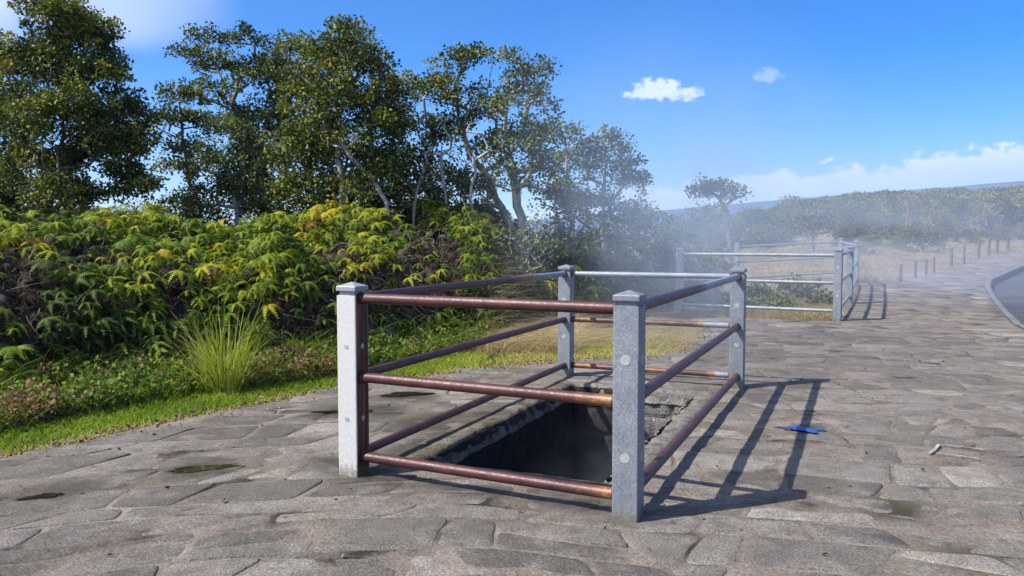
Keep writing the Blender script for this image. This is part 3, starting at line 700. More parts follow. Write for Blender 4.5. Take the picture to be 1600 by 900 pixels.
def tree(name,label,cat,trunk,lobes,seed,bark=BARKD,leaf=LEAF,nleaf=66,lsize=.055,crad=.16,r0=.10,group=None,tone=0,dens=1.0,rtip=.006,step=.28,bare=0,crown=True,vspread=.27):
    base=np.array(trunk[0],float); T=np.array(trunk)-base
    lb=[(np.array(c)-base,rad,max(3,int(n*dens))) for c,rad,n in lobes]
    P,par,chains,tips,cnt=skeleton(T,lb,seed,step)
    rad=rtip*cnt**.42; rad*=1.0; sc=r0/max(rad[0],1e-6); rad=rtip+(rad-rtip)*max((r0-rtip)/max(rad[0]-rtip,1e-6),.01)
    root=empty(name,base,label,cat,group); B=MB(); rad=rad*.72
    for ci,ch in enumerate(chains):
        rr=rad[ch].copy()
        if ci: rr[0]=min(rr[0],rr[1]*1.25)
        if len(ch)>=2: B.add(tube(P[ch],rr,8 if ci==0 else (6 if rr[0]>.02 else 4),cap=False))
    # flare
    B.build('trunk',bark,root,smooth=True)
    if not crown: return root
    r=np.random.default_rng(seed+99); tp=P[tips]; keep=r.random(len(tp))>bare; tp=tp[keep]; n=len(tp)
    pd=unit(tp-P[np.array(par)[np.array(tips)[keep]]])
    nl=np.maximum(4,(nleaf*r.uniform(.5,1.5,n)).astype(int)); idx=np.repeat(np.arange(n),nl); m=len(idx)
    d=unit(r.normal(size=(m,3))); d[:,2]*=.75; rr=crad*r.uniform(.7,1.3,n)[idx]*r.uniform(.05,1,m)**.5
    c=tp[idx]+pd[idx]*crad*.3+d*rr[:,None]
    zc=(tp[:,2]-tp[:,2].min())/(np.ptp(tp[:,2])+.01)
    cv_=np.clip(.42+tone+r.normal(0,vspread,n)+.10*(zc-.4),0,.97); val=np.clip(cv_[idx]+r.normal(0,.10,m)+.0,0,1.0); val=np.where(r.random(m)<.985,np.minimum(val,.9),val)
    v,f,a=leaves(c,d+np.array([0,0,.25]),np.full(m,lsize),val,r)
    new_mesh('crown',v,f,leaf,{'val':a},root,smooth=False)
    return root
def lobe(px,py,rx,ry,Y,dy=0,k=1.0):
    c=at(px,py,Y+dy); a=rx/F*Y; b=ry/F*Y; return (c,(a*1.12,min(a,b*1.3)*.75,b*1.12),int(max(4,k*(rx*ry)/36)))
def tr(pts,Y,zb=0.0):
    P=[at(px,py,Y) for px,py in pts]; b=P[0].copy(); b[2]=float(gz(b[0],b[1]))-.1; return [b]+[p for p in P[1:]]
def L(Y,*ls): 
    r=np.random.default_rng(int(abs(ls[0][0]))+5); return [lobe(px,py,rx,ry,Y,r.uniform(-.5,.5)) for px,py,rx,ry in ls]
G='trees rising behind the fern bank'
tree('ohia_tree','tallest dark green tree at the left edge with stacked leafy tiers','tree',tr([(100,430),(105,330),(97,240),(95,130),(90,50)],12.5),
 L(12.5,(85,30,50,32),(125,70,55,45),(60,110,60,50),(145,125,45,45),(190,185,42,42),(95,195,75,55),(165,245,62,45),(60,270,60,50),(215,220,26,25),(100,315,60,35),(228,292,18,10),(30,190,40,45),(195,290,30,30)),11,r0=.11)
tree('ohia_tree','tree cut by the left edge of the picture with dark uneven crown','tree',tr([(-10,430),(5,300),(-10,150)],14),
 L(14,(-20,100,42,45),(-5,190,40,55),(-25,290,60,60),(10,330,40,40)),12,r0=.09)
tree('ohia_tree','slender small tree with sparse tufts leaning left of the open sky gap','tree',tr([(330,400),(318,340),(293,300),(288,240),(280,160)],14),
 L(14,(278,150,26,18),(265,190,20,22),(300,190,20,20),(286,240,22,22),(264,265,20,14),(305,272,15,15)),13,r0=.05,nleaf=45,dens=1.2)
tree('ohia_tree','open-branched tree with feathery top left of the dense middle crown','tree',tr([(425,430),(412,320),(392,220),(355,140),(330,90)],15),
 L(15,(315,58,28,16),(298,92,32,22),(375,65,36,18),(342,110,40,28),(392,128,40,35),(330,150,32,26),(400,190,38,38),(360,185,30,25)),14,r0=.08,nleaf=40,lsize=.055,dens=.95,crad=.15)
tree('ohia_tree','paler olive green bushy tree low behind the ferns on the left','tree',tr([(375,430),(368,330),(360,260)],13.2),
 L(13.2,(348,215,42,32),(328,262,42,36),(380,275,45,42),(345,315,62,32),(395,235,30,30)),15,leaf=LEAFL,r0=.06,nleaf=37,lsize=.05,tone=-.1)
tree('ohia_tree','narrow tree with rounded top squeezed behind the dense middle crown','tree',tr([(436,430),(440,300),(455,180),(450,100)],15.5),
 L(15.5,(450,72,34,20),(432,105,28,30),(462,135,32,36),(440,195,36,45),(425,265,40,50),(410,310,40,40)),16,r0=.08)
tree('ohia_tree','broad dense dark green tree with domed crown in the middle of the grove','tree',tr([(545,430),(542,330),(525,240),(530,150),(530,90)],12.5),
 L(12.5,(535,68,42,26),(500,100,42,32),(560,115,48,38),(600,130,26,22),(480,155,42,38),(540,180,66,52),(598,198,38,42),(472,235,48,46),(540,255,68,48),(600,285,52,42),(485,305,60,36),(560,315,60,36)),17,r0=.12,dens=1.15,nleaf=42)
tree('ohia_tree','thin tree with a bright white curving bare stem among the dark crowns','tree',tr([(612,345),(600,318),(578,272),(548,250),(530,215)],12.0),
 L(12.0,(525,200,22,18),(545,215,18,15),(505,225,16,14)),18,bark=BARKW,r0=.05,dens=.8,nleaf=40)
tree('ohia_tree','tree with tall pale sinuous stem and forked top left of the split grove','tree',tr([(684,430),(680,318),(668,250),(655,208),(640,165)],13.5),
 L(13.5,(632,140,32,18),(663,150,28,18),(618,178,28,26),(652,195,28,22),(640,255,42,42),(692,230,30,30),(700,290,48,40),(650,310,50,35)),19,bark=BARKW,r0=.065,nleaf=31,dens=.95)
tree('ohia_tree','tree with flat rounded top cluster on slanting pale branches','tree',tr([(812,440),(800,345),(752,268),(722,215),(712,140)],13.5),
 L(13.5,(715,98,38,22),(748,93,24,20),(688,138,28,22),(725,150,38,28),(750,188,32,30),(700,200,28,26),(765,240,36,36),(742,305,42,36)),20,bark=BARKW,r0=.085,nleaf=32,dens=.95)
tree('ohia_tree','upright tree with thick pale forked trunk at the right end of the grove','tree',tr([(824,440),(815,345),(802,280),(786,200),(800,130)],13),
 L(13,(803,95,20,18),(846,108,22,15),(822,130,34,26),(800,168,32,28),(838,168,26,28),(852,218,32,32),(812,228,36,34),(790,278,30,32),(852,278,36,36)),21,bark=BARKW,r0=.10,nleaf=32,dens=.95)
tree('ohia_tree','smaller tree half veiled by steam just right of the grove','tree',tr([(892,440),(888,330),(885,240)],14.5),
 L(14.5,(885,212,22,16),(880,255,28,28),(868,315,32,34),(900,330,30,34),(880,380,36,30)),22,r0=.06,nleaf=34)
tree('ohia_tree','steam-veiled tree with pointed crown standing alone left of the open sky','tree',tr([(945,440),(942,330),(948,250)],15),
 L(15,(948,216,26,15),(918,238,24,20),(978,245,22,22),(942,270,48,32),(985,295,28,28),(928,330,50,38),(985,355,38,38),(940,385,50,30)),23,r0=.085,nleaf=38,dens=1.1)
tree('ohia_shrub','dark leafy shrub behind the steam near the far rail barrier','shrub',tr([(1020,440),(1018,370)],16),
 L(16,(1012,345,30,22),(1002,385,40,36),(1048,382,32,28),(1030,410,40,24)),24,r0=.05,nleaf=37)
tree('umbrella_tree','small flat-topped tree standing above the far brush against the clouds','tree',tr([(1142,380),(1138,345),(1125,310)],38),
 L(38,(1118,296,34,11),(1145,308,20,8),(1098,303,16,8)),25,r0=.16,nleaf=31,lsize=.14,crad=.38,rtip=.02,step=.6,dens=2.6)
tree('round_bush','pale leafy round bush beside the far rail barrier','shrub',tr([(1105,420),(1103,370)],24),
 L(24,(1102,340,26,20),(1085,365,28,26),(1125,358,24,22),(1105,385,34,20)),26,leaf=LEAFL,r0=.06,nleaf=37,lsize=.085,crad=.26,dens=1.0)
tree('dark_bush','dark green bush on the dry grass before the far hill','shrub',tr([(1272,392),(1270,360)],40),
 L(40,(1270,335,22,18),(1288,358,26,16),(1256,360,20,18)),27,r0=.1,nleaf=31,lsize=.14,crad=.45,rtip=.015,step=.6,dens=1.3)
tree('bare_shrub','thin bare grey tree in the sky gap behind the ferns','tree',tr([(232,400),(228,350)],20),
 L(20,(215,335,22,16),(240,325,20,18),(258,345,16,12)),28,leaf=LEAFL,bark=BARKW,r0=.03,nleaf=8,lsize=.06,bare=.5,dens=2.0,rtip=.008)
tree('vine_shrub','tangled shrub of bare grey stems at the foot of the pale forked trunk','shrub',tr([(815,480),(812,420)],12.2),
 L(12.2,(800,385,38,34),(835,395,28,36),(805,435,40,30),(845,350,20,24)),29,leaf=LEAFL,bark=BARKW,r0=.03,nleaf=9,lsize=.05,bare=.3,dens=1.6,rtip=.006)
for i,(pts,Y,lb) in enumerate((([(706,350),(700,300),(688,262),(690,225)],12.6,'thin bare pale sapling right of the tall sinuous stem'),([(742,352),(735,310),(745,270),(738,235)],12.4,'thin bare pale sapling with a kinked stem under the slanting branches'),([(650,345),(646,300),(662,262)],12.3,'short thin bare stem between the white curving stem and the sinuous one'))):
    P_=tr(pts,Y); tp_=P_[-1]; tree('bare_sapling',lb,'tree',P_,[(tp_+np.array([.05,0,.32]),(.16,.14,.26),9),(P_[-2]+np.array([.22,0,.34]),(.10,.14,.20),5),(P_[-2]+np.array([-.2,0,.3]),(.10,.14,.2),4)],500+i,bark=BARKW,r0=.03,crown=False,rtip=.005)
# understorey shrubs filling behind the ferns
us=[(40,345,14.5),(150,350,14),(300,335,14.2),(420,335,14.5),(500,335,13.8),(590,335,13.6),(660,330,14),(720,345,13.5),(770,355,14),(880,420,14.6),(960,425,15.6),(1060,420,17.5)]
usl=['dark shrub under the tallest tree at the left edge','dark shrub right of the tallest tree, above the yellow ferns','dark shrub just right of the open sky gap','dark shrub below the paler olive green tree','dark shrub beneath the left side of the dense domed crown','dark shrub beneath the right side of the dense domed crown','dark shrub at the foot of the curving white stem','dark shrub left of the tall pale sinuous stem','dark shrub left of the thick pale forked trunk','dark shrub in steam above the back left post of the near barrier','dark shrub under the steam-veiled pointed tree','dark shrub directly left of the far rail barrier']
for i,(px,py,Y) in enumerate(us):
    tree('understorey_shrub',usl[i],'shrub',tr([(px,py+70),(px,py+10)],Y),[lobe(px-20,py,34,26,Y,.2),lobe(px+22,py+12,34,26,Y,-.2),lobe(px,py+30,48,24,Y,0)],60+i,r0=.04,nleaf=46,group='dark shrubs filling in under the trees behind the ferns',tone=-.12)
# ------------------------------------------------------------------ far trees (shared meshes)
protos=[]
for k,(bk,lf,bare,dn) in enumerate(((BARKD,LEAF,0,1),(BARKW,LEAFL,.35,1.0),(BARKD,LEAFL,0,1.1),(BARKW,LEAF,.55,1.2))):
    r_=np.random.default_rng(300+k); lbs=[((r_.uniform(-1.1,1.1),r_.uniform(-1,1),z_),(.95,.9,.6),18) for z_ in (.6,.9,1.4,1.8,2.3,2.7)]
    protos.append((k,lbs,bk,lf,bare,dn))
farlab=['dark leafy tree in the belt of trees below the far hill','pale thin-crowned tree in the belt below the far hill','light green bushy tree in the belt below the far hill','nearly bare white-stemmed tree in the belt below the far hill']
proto_o=[]
def copy_tree(o,parent=None):
    c=o.copy(); COL.objects.link(c); c.parent=parent
    for ch in list(o.children): copy_tree(ch,c)
    return c
r_=np.random.default_rng(77); used={}
def place(k,px,Y,sc):
    x=(px-800)/F*Y; z=float(base_z(x,Y))
    if k not in used:
        _,lbs,bk,lf,bare,dn=protos[k]
        o=tree('far_tree',farlab[k],'tree',[(0,0,-.3),(.1,0,.9),(.0,.1,1.9),(.2,0,2.6)],lbs,310+k,bark=bk,leaf=lf,r0=.10,nleaf=46,lsize=.15,crad=.42,dens=dn,rtip=.014,step=.5,bare=bare)
        used[k]=o; c=o
    else: c=copy_tree(used[k])
    c.location=(x,Y,z-.75*sc); c.scale=(sc,sc,sc); c.rotation_euler=(0,0,r_.uniform(0,6.28)); c['group']=['dark trees below the far hill','pale thin trees below the far hill','light green trees below the far hill','bare white-stemmed trees below the far hill'][k]; c['label']=farlab[k]
for i in range(120):
    px=r_.uniform(1040,1680); Y=r_.uniform(60,150)
    k=int(r_.choice(4,p=[.3,.25,.25,.2])); place(k,px,Y,r_.uniform(.7,1.15)*(1 if Y<100 else 1.4))
for px,Y,s_,k in ((1385,56,.85,3),(1440,40,.6,3),(1540,62,1.25,3),(1582,64,1.2,3),(1330,60,.9,0),(1195,52,.9,2),(1165,60,1.0,0),(1230,70,1,1),(1345,75,1.2,1),(1350,38,.3,3),(1362,46,.4,1),(1400,44,.32,1),(1425,50,.4,0),(1462,46,.36,1),(1490,52,.4,3),(1520,50,.35,2),(1560,54,.42,1),(1592,56,.45,3),(1318,46,.38,2),(1480,70,1.1,0),(1215,58,.7,0)): place(k,px,Y,s_)
# trees behind the grove so the horizon is not empty
for i in range(26):
    px=r_.uniform(-60,1080); place(int(r_.choice([0,2])),px,r_.uniform(45,90),r_.uniform(.5,.8))
# hill canopy: a continuous far wood
n=2600; hx=r_.uniform(15,330,n); hy=r_.uniform(150,380,n); hz=base_z(hx,hy); k=(hx/hy>.2)&(hx/hy<.75); hx,hy,hz=hx[k],hy[k],hz[k]; n=len(hx)
m=60; idx=np.repeat(np.arange(n),m); d=unit(r_.normal(size=(n*m,3))); d[:,2]=np.abs(d[:,2]); rr=r_.uniform(1.4,2.8,n)[idx]
c=np.stack([hx,hy,hz+.6],1)[idx]+d*rr[:,None]*np.array([1.2,1.2,1]); va=np.clip(r_.normal(.45,.2,n)[idx]+r_.normal(0,.08,n*m),0,.92)
v,f,a=leaves(c,d,np.full(n*m,.95),va,r_); tag(new_mesh('hill_wood',v,f,LEAFL,{'val':a},smooth=False),'mass of green woodland covering the distant low hill','woodland',kind='stuff')
# far mountain slope
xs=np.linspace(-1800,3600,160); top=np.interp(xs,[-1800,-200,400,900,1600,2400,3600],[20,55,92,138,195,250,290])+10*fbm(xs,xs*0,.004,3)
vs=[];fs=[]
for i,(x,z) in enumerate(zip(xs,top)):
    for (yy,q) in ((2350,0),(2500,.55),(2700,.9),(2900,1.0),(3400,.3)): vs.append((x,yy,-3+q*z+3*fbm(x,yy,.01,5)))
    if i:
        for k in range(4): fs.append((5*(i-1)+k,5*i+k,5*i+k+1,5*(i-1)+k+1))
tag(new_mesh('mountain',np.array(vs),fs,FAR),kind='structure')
# ------------------------------------------------------------------ ferns
def frond_template():
    V=[];Fc=[]
    azs=[(-20,1.0,.30),(25,1.0,.26),(-70,.85,.16),(75,.85,.14),(-125,.6,.05),(130,.6,.06)]
    for (azd,Lp,up) in azs:
        ca,sa=math.cos(R(azd)),math.sin(R(azd)); n=9
        def cur(s_): return np.array([Lp*(s_*.95),0,up*s_*1.1-Lp*.80*s_**2.1])
        prev=None
        for i in range(n):
            s0=.04+.96*i/n; s1=s0+.96/n*.92; c0=cur(s0); c1=cur(s1); w=.24*(1-.80*((i+.5)/n)**1.6)*(.65 if i==0 else 1)
            for sd_ in (-1,1):
                tipp=(c0+c1)/2+np.array([.05,sd_*w,-.035-.10*w]); q=[c0,c1,tipp]
                k=len(V)
                for p_ in q: V.append((p_[0]*ca-p_[1]*sa,p_[0]*sa+p_[1]*ca,p_[2]))
                Fc.append((k,k+1,k+2) if sd_>0 else (k+1,k,k+2))
    return np.array(V),np.array(Fc)
FT,FF=frond_template()
def scatter_fronds(pos,dirn,size,val,pitch,name,m,r=rng):
    n=len(pos); a=np.arctan2(dirn[:,1],dirn[:,0])+r.normal(0,.8,n); ca,sa=np.cos(a),np.sin(a); cp_,sp_=np.cos(pitch),np.sin(pitch)
    T=FT[None]*size[:,None,None]*r.uniform(.85,1.15,(n,1,3))
    roll=r.normal(0,.35,n); cr,sr=np.cos(roll)[:,None],np.sin(roll)[:,None]; y0=T[...,1]*cr-T[...,2]*sr; z0=T[...,1]*sr+T[...,2]*cr
    x=T[...,0]*cp_[:,None]+z0*sp_[:,None]; z=-T[...,0]*sp_[:,None]+z0*cp_[:,None]
    X_=x*ca[:,None]-y0*sa[:,None]; Y_=x*sa[:,None]+y0*ca[:,None]
    v=np.stack([X_,Y_,z],-1)+pos[:,None,:]; nv=FT.shape[0]
    f=(FF[None]+nv*np.arange(n)[:,None,None]).reshape(-1,3)
    vv=np.clip(np.repeat(val,nv)+r.normal(0,.03,n*nv),0,1)
    return tag(new_mesh(name,v.reshape(-1,3),f,m,{'val':vv},smooth=False),kind='stuff')
def mtop(x,y): return base_z(x,y)+mound(x,y)
def sample(n,p0,p1,d0,d1,r=rng):
    out=[]
    while sum(len(o) for o in out)<n:
        px=r.uniform(p0,p1,n*2); yf=np.interp(px,FX,FD); y=yf+r.uniform(d0,d1,n*2); w=y/ (yf.max()+d1); k=r.random(n*2)<w
        px,y=px[k],y[k]; x=(px-800)/F*y; e=.06
        gx=(mtop(x+e,y)-mtop(x-e,y))/(2*e); gy=(mtop(x,y+e)-mtop(x,y-e))/(2*e); sl=np.sqrt(1+gx**2+gy**2)
        kk=r.random(len(x))<sl/3.0; out.append(np.stack([x,y,mtop(x,y),gx,gy,px],1)[kk])
    return np.concatenate(out)[:n]
def deadzone(x,y,z,px):
    d=np.zeros(len(x)); py=376-(z-H)/y*F
    for cx,cy,rx,ry in ((30,470,75,90),(130,400,70,22),(270,430,60,18),(560,500,110,70),(640,450,90,60),(520,400,60,20),(460,520,50,60),(680,400,60,50),(300,590,80,25),(640,350,50,25),(180,560,60,25),(820,420,60,120)):
        d=np.maximum(d,1-((px-cx)/rx)**2-((py-cy)/ry)**2)
    return d+.9*(fbm(x,y+z*1.3,2.6,51)-.5)
s=sample(8200,-330,800,-.12,4.6); dz=deadzone(s[:,0],s[:,1],s[:,2],s[:,5])
keep=(dz<.30)|(rng.random(len(s))<.16); s=s[keep]
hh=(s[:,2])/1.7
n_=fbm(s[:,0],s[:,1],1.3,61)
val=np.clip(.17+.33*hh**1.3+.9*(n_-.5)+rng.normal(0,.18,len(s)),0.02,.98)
pos=np.column_stack([s[:,0],s[:,1],s[:,2]+rng.uniform(-.10,.16,len(s))]); dr=-np.column_stack([s[:,3],s[:,4]])*.6+np.array([-.15,-.35])+rng.normal(0,.5,(len(s),2))
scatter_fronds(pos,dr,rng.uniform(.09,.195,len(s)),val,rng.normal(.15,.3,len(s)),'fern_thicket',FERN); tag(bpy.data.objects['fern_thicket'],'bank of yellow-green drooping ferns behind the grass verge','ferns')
s=sample(700,800,1100,-.2,3.5); pos=np.column_stack([s[:,:2],s[:,2]+rng.uniform(-.1,.15,len(s))])
scatter_fronds(pos,-s[:,3:5]+np.array([-.1,-.3]),rng.uniform(.18,.32,len(s)),np.clip(.35+.3*rng.normal(size=len(s)),0,.85),rng.normal(.1,.3,len(s)),'fern_patch',FERN); tag(bpy.data.objects['fern_patch'],'looser ferns in the steam between the two rail barriers','ferns')
# dead fern litter: curled brown fronds and grey twigs
s=sample(5200,-330,880,-.1,4.2); dz=deadzone(s[:,0],s[:,1],s[:,2],s[:,5]); s=s[(dz>.1)|(rng.random(len(s))<.22)]
pos=np.column_stack([s[:,0],s[:,1],s[:,2]+rng.uniform(-.16,.05,len(s))]); scatter_fronds(pos,-s[:,3:5],rng.uniform(.09,.18,len(s)),np.clip(.28+.22*rng.normal(size=len(s)),0,.9),rng.normal(.9,.5,len(s)),'dead_fern_litter',DEAD); tag(bpy.data.objects['dead_fern_litter'],'brown withered fern fronds hanging among the green ones','dead ferns')
def strips(p0,dirs,Ls,w,val,bend,name,m,kind='stuff',nseg=3,r=rng,parent=None):
    # blades or twigs: tapering ribbons bending towards 'bend'
    n=len(p0); d=unit(dirs); side=unit(np.cross(d,r.normal(size=(n,3)))); t_=np.linspace(0,1,nseg+1)
    V_=[]
    for i,q in enumerate(t_):
        c=p0+d*(Ls*q)[:,None]+bend*((q**2)*Ls)[:,None]; ww=(w*(1-q*.85))[:,None]
        V_+= [c-side*ww,c+side*ww]
    v=np.stack(V_,1).reshape(-1,3); nv=2*(nseg+1); f=[]
    for i in range(nseg): f.append([2*i,2*i+1,2*i+3,2*i+2])
    f=(np.array(f)[None]+nv*np.arange(n)[:,None,None]).reshape(-1,4)
    o=new_mesh(name,v,f,m,{'val':np.repeat(val,nv)},parent,smooth=False)
    if kind: o['kind']=kind
    return o
s=sample(14000,-330,900,-.15,4.0); dz=deadzone(s[:,0],s[:,1],s[:,2],s[:,5]); s=s[(dz>.15)|(rng.random(len(s))<.12)]
n=len(s); pos=np.column_stack([s[:,:2],s[:,2]+rng.uniform(-.12,.06,n)]); dd=rng.normal(size=(n,3)); dd[:,2]-=.2; bend=np.column_stack([rng.normal(0,.35,(n,2)),rng.uniform(-.6,.1,n)])
tag(strips(pos,dd,rng.uniform(.10,.38,n),rng.uniform(.0016,.0036,n),np.clip(.8+.16*rng.normal(size=n),.2,1),bend,'dead_twigs',DEAD),'grey tangle of dead fern stems and twigs on the bank','dead twigs')
# ------------------------------------------------------------------ verge: grass, weeds, dry grass
PAVEA=np.array(PAVE)
def distpave(x,y):
    dm=np.full(len(x),99.)
    for a,b in zip(PAVEA[1:30],PAVEA[2:31]):
        ab=b-a; q=np.clip(((x-a[0])*ab[0]+(y-a[1])*ab[1])/(ab@ab+1e-9),0,1); dm=np.minimum(dm,np.hypot(x-a[0]-q*ab[0],y-a[1]-q*ab[1]))
    return np.where(inpoly(x,y,PAVE),-dm,dm)
def vsample(n,x0,x1,y0,y1,r=rng): return r.uniform(x0,x1,n),r.uniform(y0,y1,n)
x,y=vsample(620000,-6.5,4.4,2.5,15); px=pxof(x,y); d=distpave(x,y); fo=y-np.interp(px,FX,FD)
pr=(d>-.05+.06*fbm(x,y,8,70))*(fo<.35)*np.where(px<760,1,np.clip((1-sstep(fo,-2.5,-.6)),.18,1))*(px<1135)
pr=pr*np.clip(.25+2.2*(sstep(d,-.05,.12))*1,0,1)
k=rng.random(len(x))<pr*np.clip(1.4-y/12,.35,1); x,y,d,px,fo=x[k],y[k],d[k],px[k],fo[k]; n=len(x)
edge=1-sstep(d,.06,.22); val=np.clip(.48+.55*(fbm(x,y,2.5,71)-.5)+rng.normal(0,.12,n)+edge*.6+.48*sstep(px,600,880),0,1)
ht=rng.uniform(.03,.075,n)*(1+1.1*sstep(fo,-.7,-.05))*(1-.5*edge)
print('grass blades',n)
pos=np.column_stack([x,y,gz(x,y)-.005]); dd=np.column_stack([rng.normal(0,.45,(n,2)),np.ones(n)]); bend=np.column_stack([rng.normal(0,.4,(n,2)),-.25*np.ones(n)])
tag(strips(pos,dd,ht,rng.uniform(.0022,.0042,n),val,bend,'grass_verge',GRASS,nseg=2),'strip of short bright green grass edging the flagstones','grass')
# weeds and tall stems at the foot of the bank
s=sample(1000,-330,760,-.5,.10); n=len(s)
x,y=s[:,0],s[:,1]; nl=26; idx=np.repeat(np.arange(n),nl); hgt=rng.uniform(.05,.30,n)*(.6+.8*fbm(x,y,2,81)); q=rng.uniform(0,1,n*nl)
c=np.column_stack([x,y,gz(x,y)])[idx]+np.column_stack([rng.normal(0,.035,(n*nl,2)),q*hgt[idx]]); cv_=np.clip(.38+1.5*(fbm(x,y,1.6,82)-.5)+rng.normal(0,.14,n),0,1)
v,f,a=leaves(c,np.column_stack([rng.normal(0,.6,(n*nl,2)),.5*np.ones(n*nl)]),np.full(n*nl,.042),np.clip(cv_[idx]+rng.normal(0,.06,n*nl),0,1))
tag(new_mesh('weeds',v,f,WEED,{'val':a},smooth=False),'low mixed weeds with green and reddish leaves between grass and ferns','weeds',kind='stuff')
s=sample(9000,-330,760,-.5,.35); n=len(s); hgt=rng.uniform(.08,.34,n); pos=np.column_stack([s[:,:2],gz(s[:,0],s[:,1])])
tag(strips(pos,np.column_stack([rng.normal(0,.3,(n,2)),np.ones(n)]),hgt,rng.uniform(.002,.005,n),np.clip(.5+.3*rng.normal(size=n),0,1),np.column_stack([rng.normal(0,.45,(n,2)),-.25*np.ones(n)]),'tall_grass',GRASS),'taller ragged grass blades at the foot of the ferns','grass')
# big blade tuft
g=ground(350,612); n=430; a=rng.uniform(0,6.28,n); rr=rng.uniform(0,.20,n); pos=np.column_stack([g[0]+rr*np.cos(a),g[1]+rr*np.sin(a)*.8,np.full(n,gz(g[0],g[1])-.02)])
sp_=rng.uniform(.02,.32,n)[:,None]; dd=np.column_stack([np.cos(a)*sp_[:,0],np.sin(a)*sp_[:,0],np.ones(n)]); bend=np.column_stack([np.cos(a)*.34,np.sin(a)*.34,-.34*np.ones(n)])*rng.uniform(.05,1.3,(n,1))+rng.normal(0,.10,(n,3))
pos-=np.array([g[0],g[1],gz(g[0],g[1])]); tg=strips(pos,dd,rng.uniform(.30,.92,n),rng.uniform(.003,.006,n),np.clip(.74+.2*rng.normal(size=n),.05,1),bend,'grass_tuft',GRASS,kind=None,nseg=6)
tg.location=(float(g[0]),float(g[1]),float(gz(g[0],g[1]))); tag(tg,'tall arching tuft of pale green blades at the foot of the ferns','grass tuft')
# dry grass behind the near barrier and across the field
def dryg(n,p0,p1,ya,yb,h0,h1,w,thr,name,label,v0=.5,vg=.2):
    x=rng.uniform(-2,yb*(p1-800)/F+1,n); y=ya+(yb-ya)*rng.uniform(0,1,n)**.8; px=pxof(x,y); d=distpave(x,y); nn=fbm(x,y,.9,91)
    k=(px>p0)&(px<p1)&(d>.05)&(nn+rng.normal(0,.06,n)>thr)&(~inpoly(x,y,ASPH)); x,y,nn=x[k],y[k],nn[k]; n=len(x)
    sc=np.clip(y/14,1,4)
    pos=np.column_stack([x,y,gz(x,y)-.01]); return tag(strips(pos,np.column_stack([rng.normal(0,.4,(n,2)),np.ones(n)]),rng.uniform(h0,h1,n)*(.5+nn),w*sc,np.clip(v0+rng.normal(0,vg,n)+1.0*(nn-.5),0,1),np.column_stack([rng.normal(0,.6,(n,2)),-.5*np.ones(n)]),name,DRY,nseg=3),label,'dry grass')
dryg(60000,745,905,9.2,13.5,.22,.52,.0025,.12,'dry_grass','pale straw-coloured dry grass behind the back rail of the near barrier',.6)
dryg(120000,850,1120,9.6,15,.04,.14,.003,.30,'dry_grass','short bleached grass patch seen through the near barrier',.45)
dryg(60000,1045,1335,13,19,.05,.26,.003,.25,'dry_grass','rough dry grass inside and around the far rail barrier',.4)
dryg(90000,1130,1700,17,60,.10,.40,.004,.40,'dry_grass','wide field of dry golden grass beyond the far barrier',.5)
# leafy shrubs inside / round the far enclosure
for i,(px,pb,Y,rx,ry,tn,lb) in enumerate(((1262,470,17.5,22,14,-.2,'low dark rounded shrub inside the far rail barrier'),(1235,465,18,18,14,-.1,'low dark shrub left of the rounded one inside the far barrier'),(1110,440,18.5,36,26,.35,'bright yellow-green shrub seen through the rails of the far barrier'),(1180,470,17,24,12,-.05,'grey-green scrub behind the lowest rails of the far barrier'),(1150,486,15.4,22,12,-.05,'low scrub bush between the two nearer posts of the far barrier, on the left'),(1212,484,15.9,24,11,.1,'low grey-green scrub bush at the middle of the far barrier front'),(1284,484,16.2,16,10,-.1,'small scrub bush tucked beside the front right post of the far barrier'),(1088,478,16.6,24,15,.3,'yellow-green scrub bush just right of the leftmost far barrier post'))):
    tree('scrub_bush',lb,'shrub',tr([(px,pb),(px,pb-12)],Y),[lobe(px,pb-ry,rx,ry,Y),lobe(px-rx*.5,pb-ry*.8,rx*.6,ry*.7,Y),lobe(px+rx*.5,pb-ry*.7,rx*.6,ry*.7,Y)],400+i,leaf=LEAFL if tn>0 else LEAF,r0=.03,nleaf=37,lsize=.06,dens=1.2,tone=tn)
# leaf litter along the grass edge and scattered grit
x,y=vsample(60000,-6,4,2.5,13); d=distpave(x,y); k=(rng.random(len(x))<.5*np.exp(-np.abs(d)/.10))&(~inpit(x,y,.1)); x,y=x[k],y[k]
x2,y2=vsample(260,-4,6,2.3,9); kk=inpoly(x2,y2,PAVE)&(~inpit(x2,y2,.1)); x=np.concatenate([x,x2[kk]]); y=np.concatenate([y,y2[kk]]); n=len(x)
v,f,a=leaves(np.column_stack([x,y,base_z(x,y)+.017]),np.column_stack([rng.normal(size=(n,2))*1.5,np.zeros(n)+.1])*2,np.full(n,.028),rng.uniform(.3,1,n)); v[:,2]=np.clip(v[:,2],.010,.05)
tag(new_mesh('leaf_litter',v,f,DEAD,{'val':a},smooth=False),'small dry brown leaves scattered along the grass edge and slabs','leaf litter',kind='stuff')
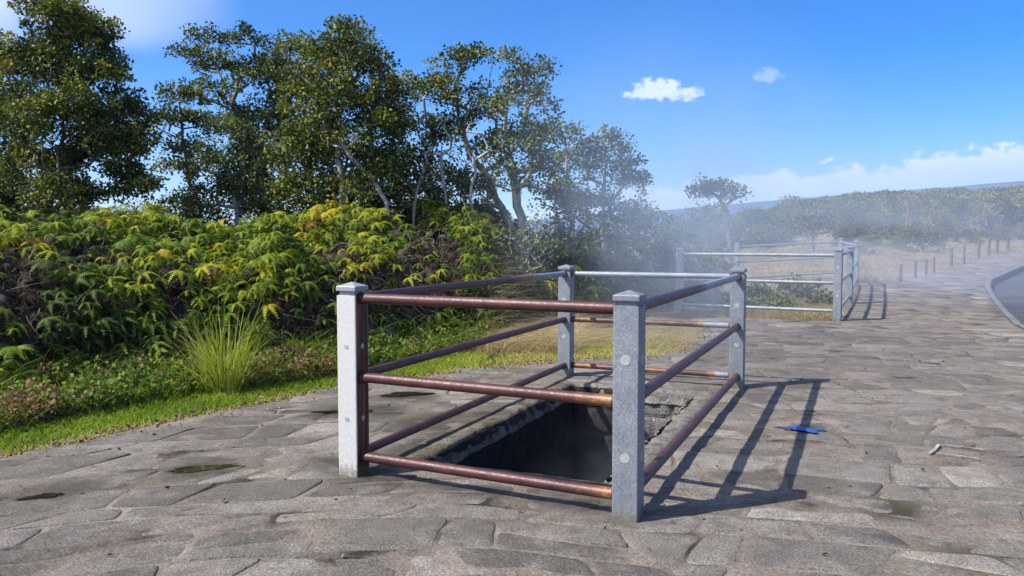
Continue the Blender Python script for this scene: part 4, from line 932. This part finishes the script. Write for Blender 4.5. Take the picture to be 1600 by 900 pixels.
# ------------------------------------------------------------------ steam and haze
def volmat(name,dens,col,fn=None,aniso=.3):
    m=bpy.data.materials.new(name); m.use_nodes=True; t=NT(m.node_tree); p=m.node_tree.nodes['Principled BSDF']; t.n.remove(p)
    v=t.new('ShaderNodeVolumePrincipled'); v.inputs['Color'].default_value=(*col,1); v.inputs['Anisotropy'].default_value=aniso; v.inputs['Density'].default_value=dens
    if fn: t.lk(fn(t),v.inputs['Density'])
    t.lk(v.outputs[0],t.n['Material Output'].inputs['Volume']); return m
def ellip(name,c,rad,m,rz=0,tilt=0):
    import bmesh
    bm=bmesh.new(); bmesh.ops.create_icosphere(bm,subdivisions=3,radius=1.0); me=bpy.data.meshes.new(name); bm.to_mesh(me); bm.free(); me.materials.append(m)
    o=bpy.data.objects.new(name,me); COL.objects.link(o); o.location=c; o.scale=rad; o.rotation_euler=(0,tilt,rz); return o
def steamfn(peak,sc,lo,hi,seed):
    def fn(t):
        tc=t.new('ShaderNodeTexCoord').outputs['Object']
        ln=t.new('ShaderNodeVectorMath',operation='LENGTH'); t.lk(tc,ln.inputs[0]); fall=t.ss(ln.outputs['Value'],1.0,.15)
        mp=t.new('ShaderNodeMapping'); mp.inputs['Location'].default_value=(seed,seed*2,0); t.lk(tc,mp.inputs[0])
        n=t.noise(mp.outputs[0],sc,3,.6,.6); return t.m('MULTIPLY',t.m('MULTIPLY',fall,t.ss(n,lo,hi)),peak)
    return fn
o=ellip('steam',(1.5,7.1,.95),(.9,1.7,1.1),volmat('plume_steam',.1,(.85,.91,1.0),steamfn(.22,2.6,.38,.66,13)),rz=R(-30)); tag(o,'faint wisp of steam rising past the back right post of the near barrier','steam',kind='stuff')
c0=(float(E(.15,.3)[0]),float(E(.15,.3)[1]))
o=ellip('steam',(c0[0],c0[1],-.75),(.85,1.5,1.0),volmat('pit_steam',.1,(.75,.82,.95),steamfn(.26,2.6,.35,.7,1)),rz=ANG); tag(o,'thin grey steam curling inside the dark vent hole','steam',kind='stuff')
o=ellip('steam',(2.2,9.8,1.9),(2.7,4.4,2.4),volmat('drift_steam',.1,(.66,.80,1.0),steamfn(.185,2.6,.32,.66,4)),rz=R(-25)); tag(o,'pale bluish steam drifting right behind the near barrier','steam',kind='stuff')
o=ellip('steam',(9.3,17.5,1.2),(8.2,8.2,2.7),volmat('far_steam',.1,(.80,.87,1.0),steamfn(.115,2.6,.32,.66,9)),rz=R(-20)); tag(o,'wide veil of steam drifting over the far barrier and path','steam',kind='stuff')
import bmesh
bm=bmesh.new(); bmesh.ops.create_cube(bm,size=1.0); me=bpy.data.meshes.new('haze'); bm.to_mesh(me); bm.free(); me.materials.append(volmat('haze_air',.00020,(.50,.68,1.0)))
o=bpy.data.objects.new('haze',me); COL.objects.link(o); o.location=(0,150,165); o.scale=(7600,7900,345); tag(o,'thin blue haze filling the air','haze',kind='stuff')
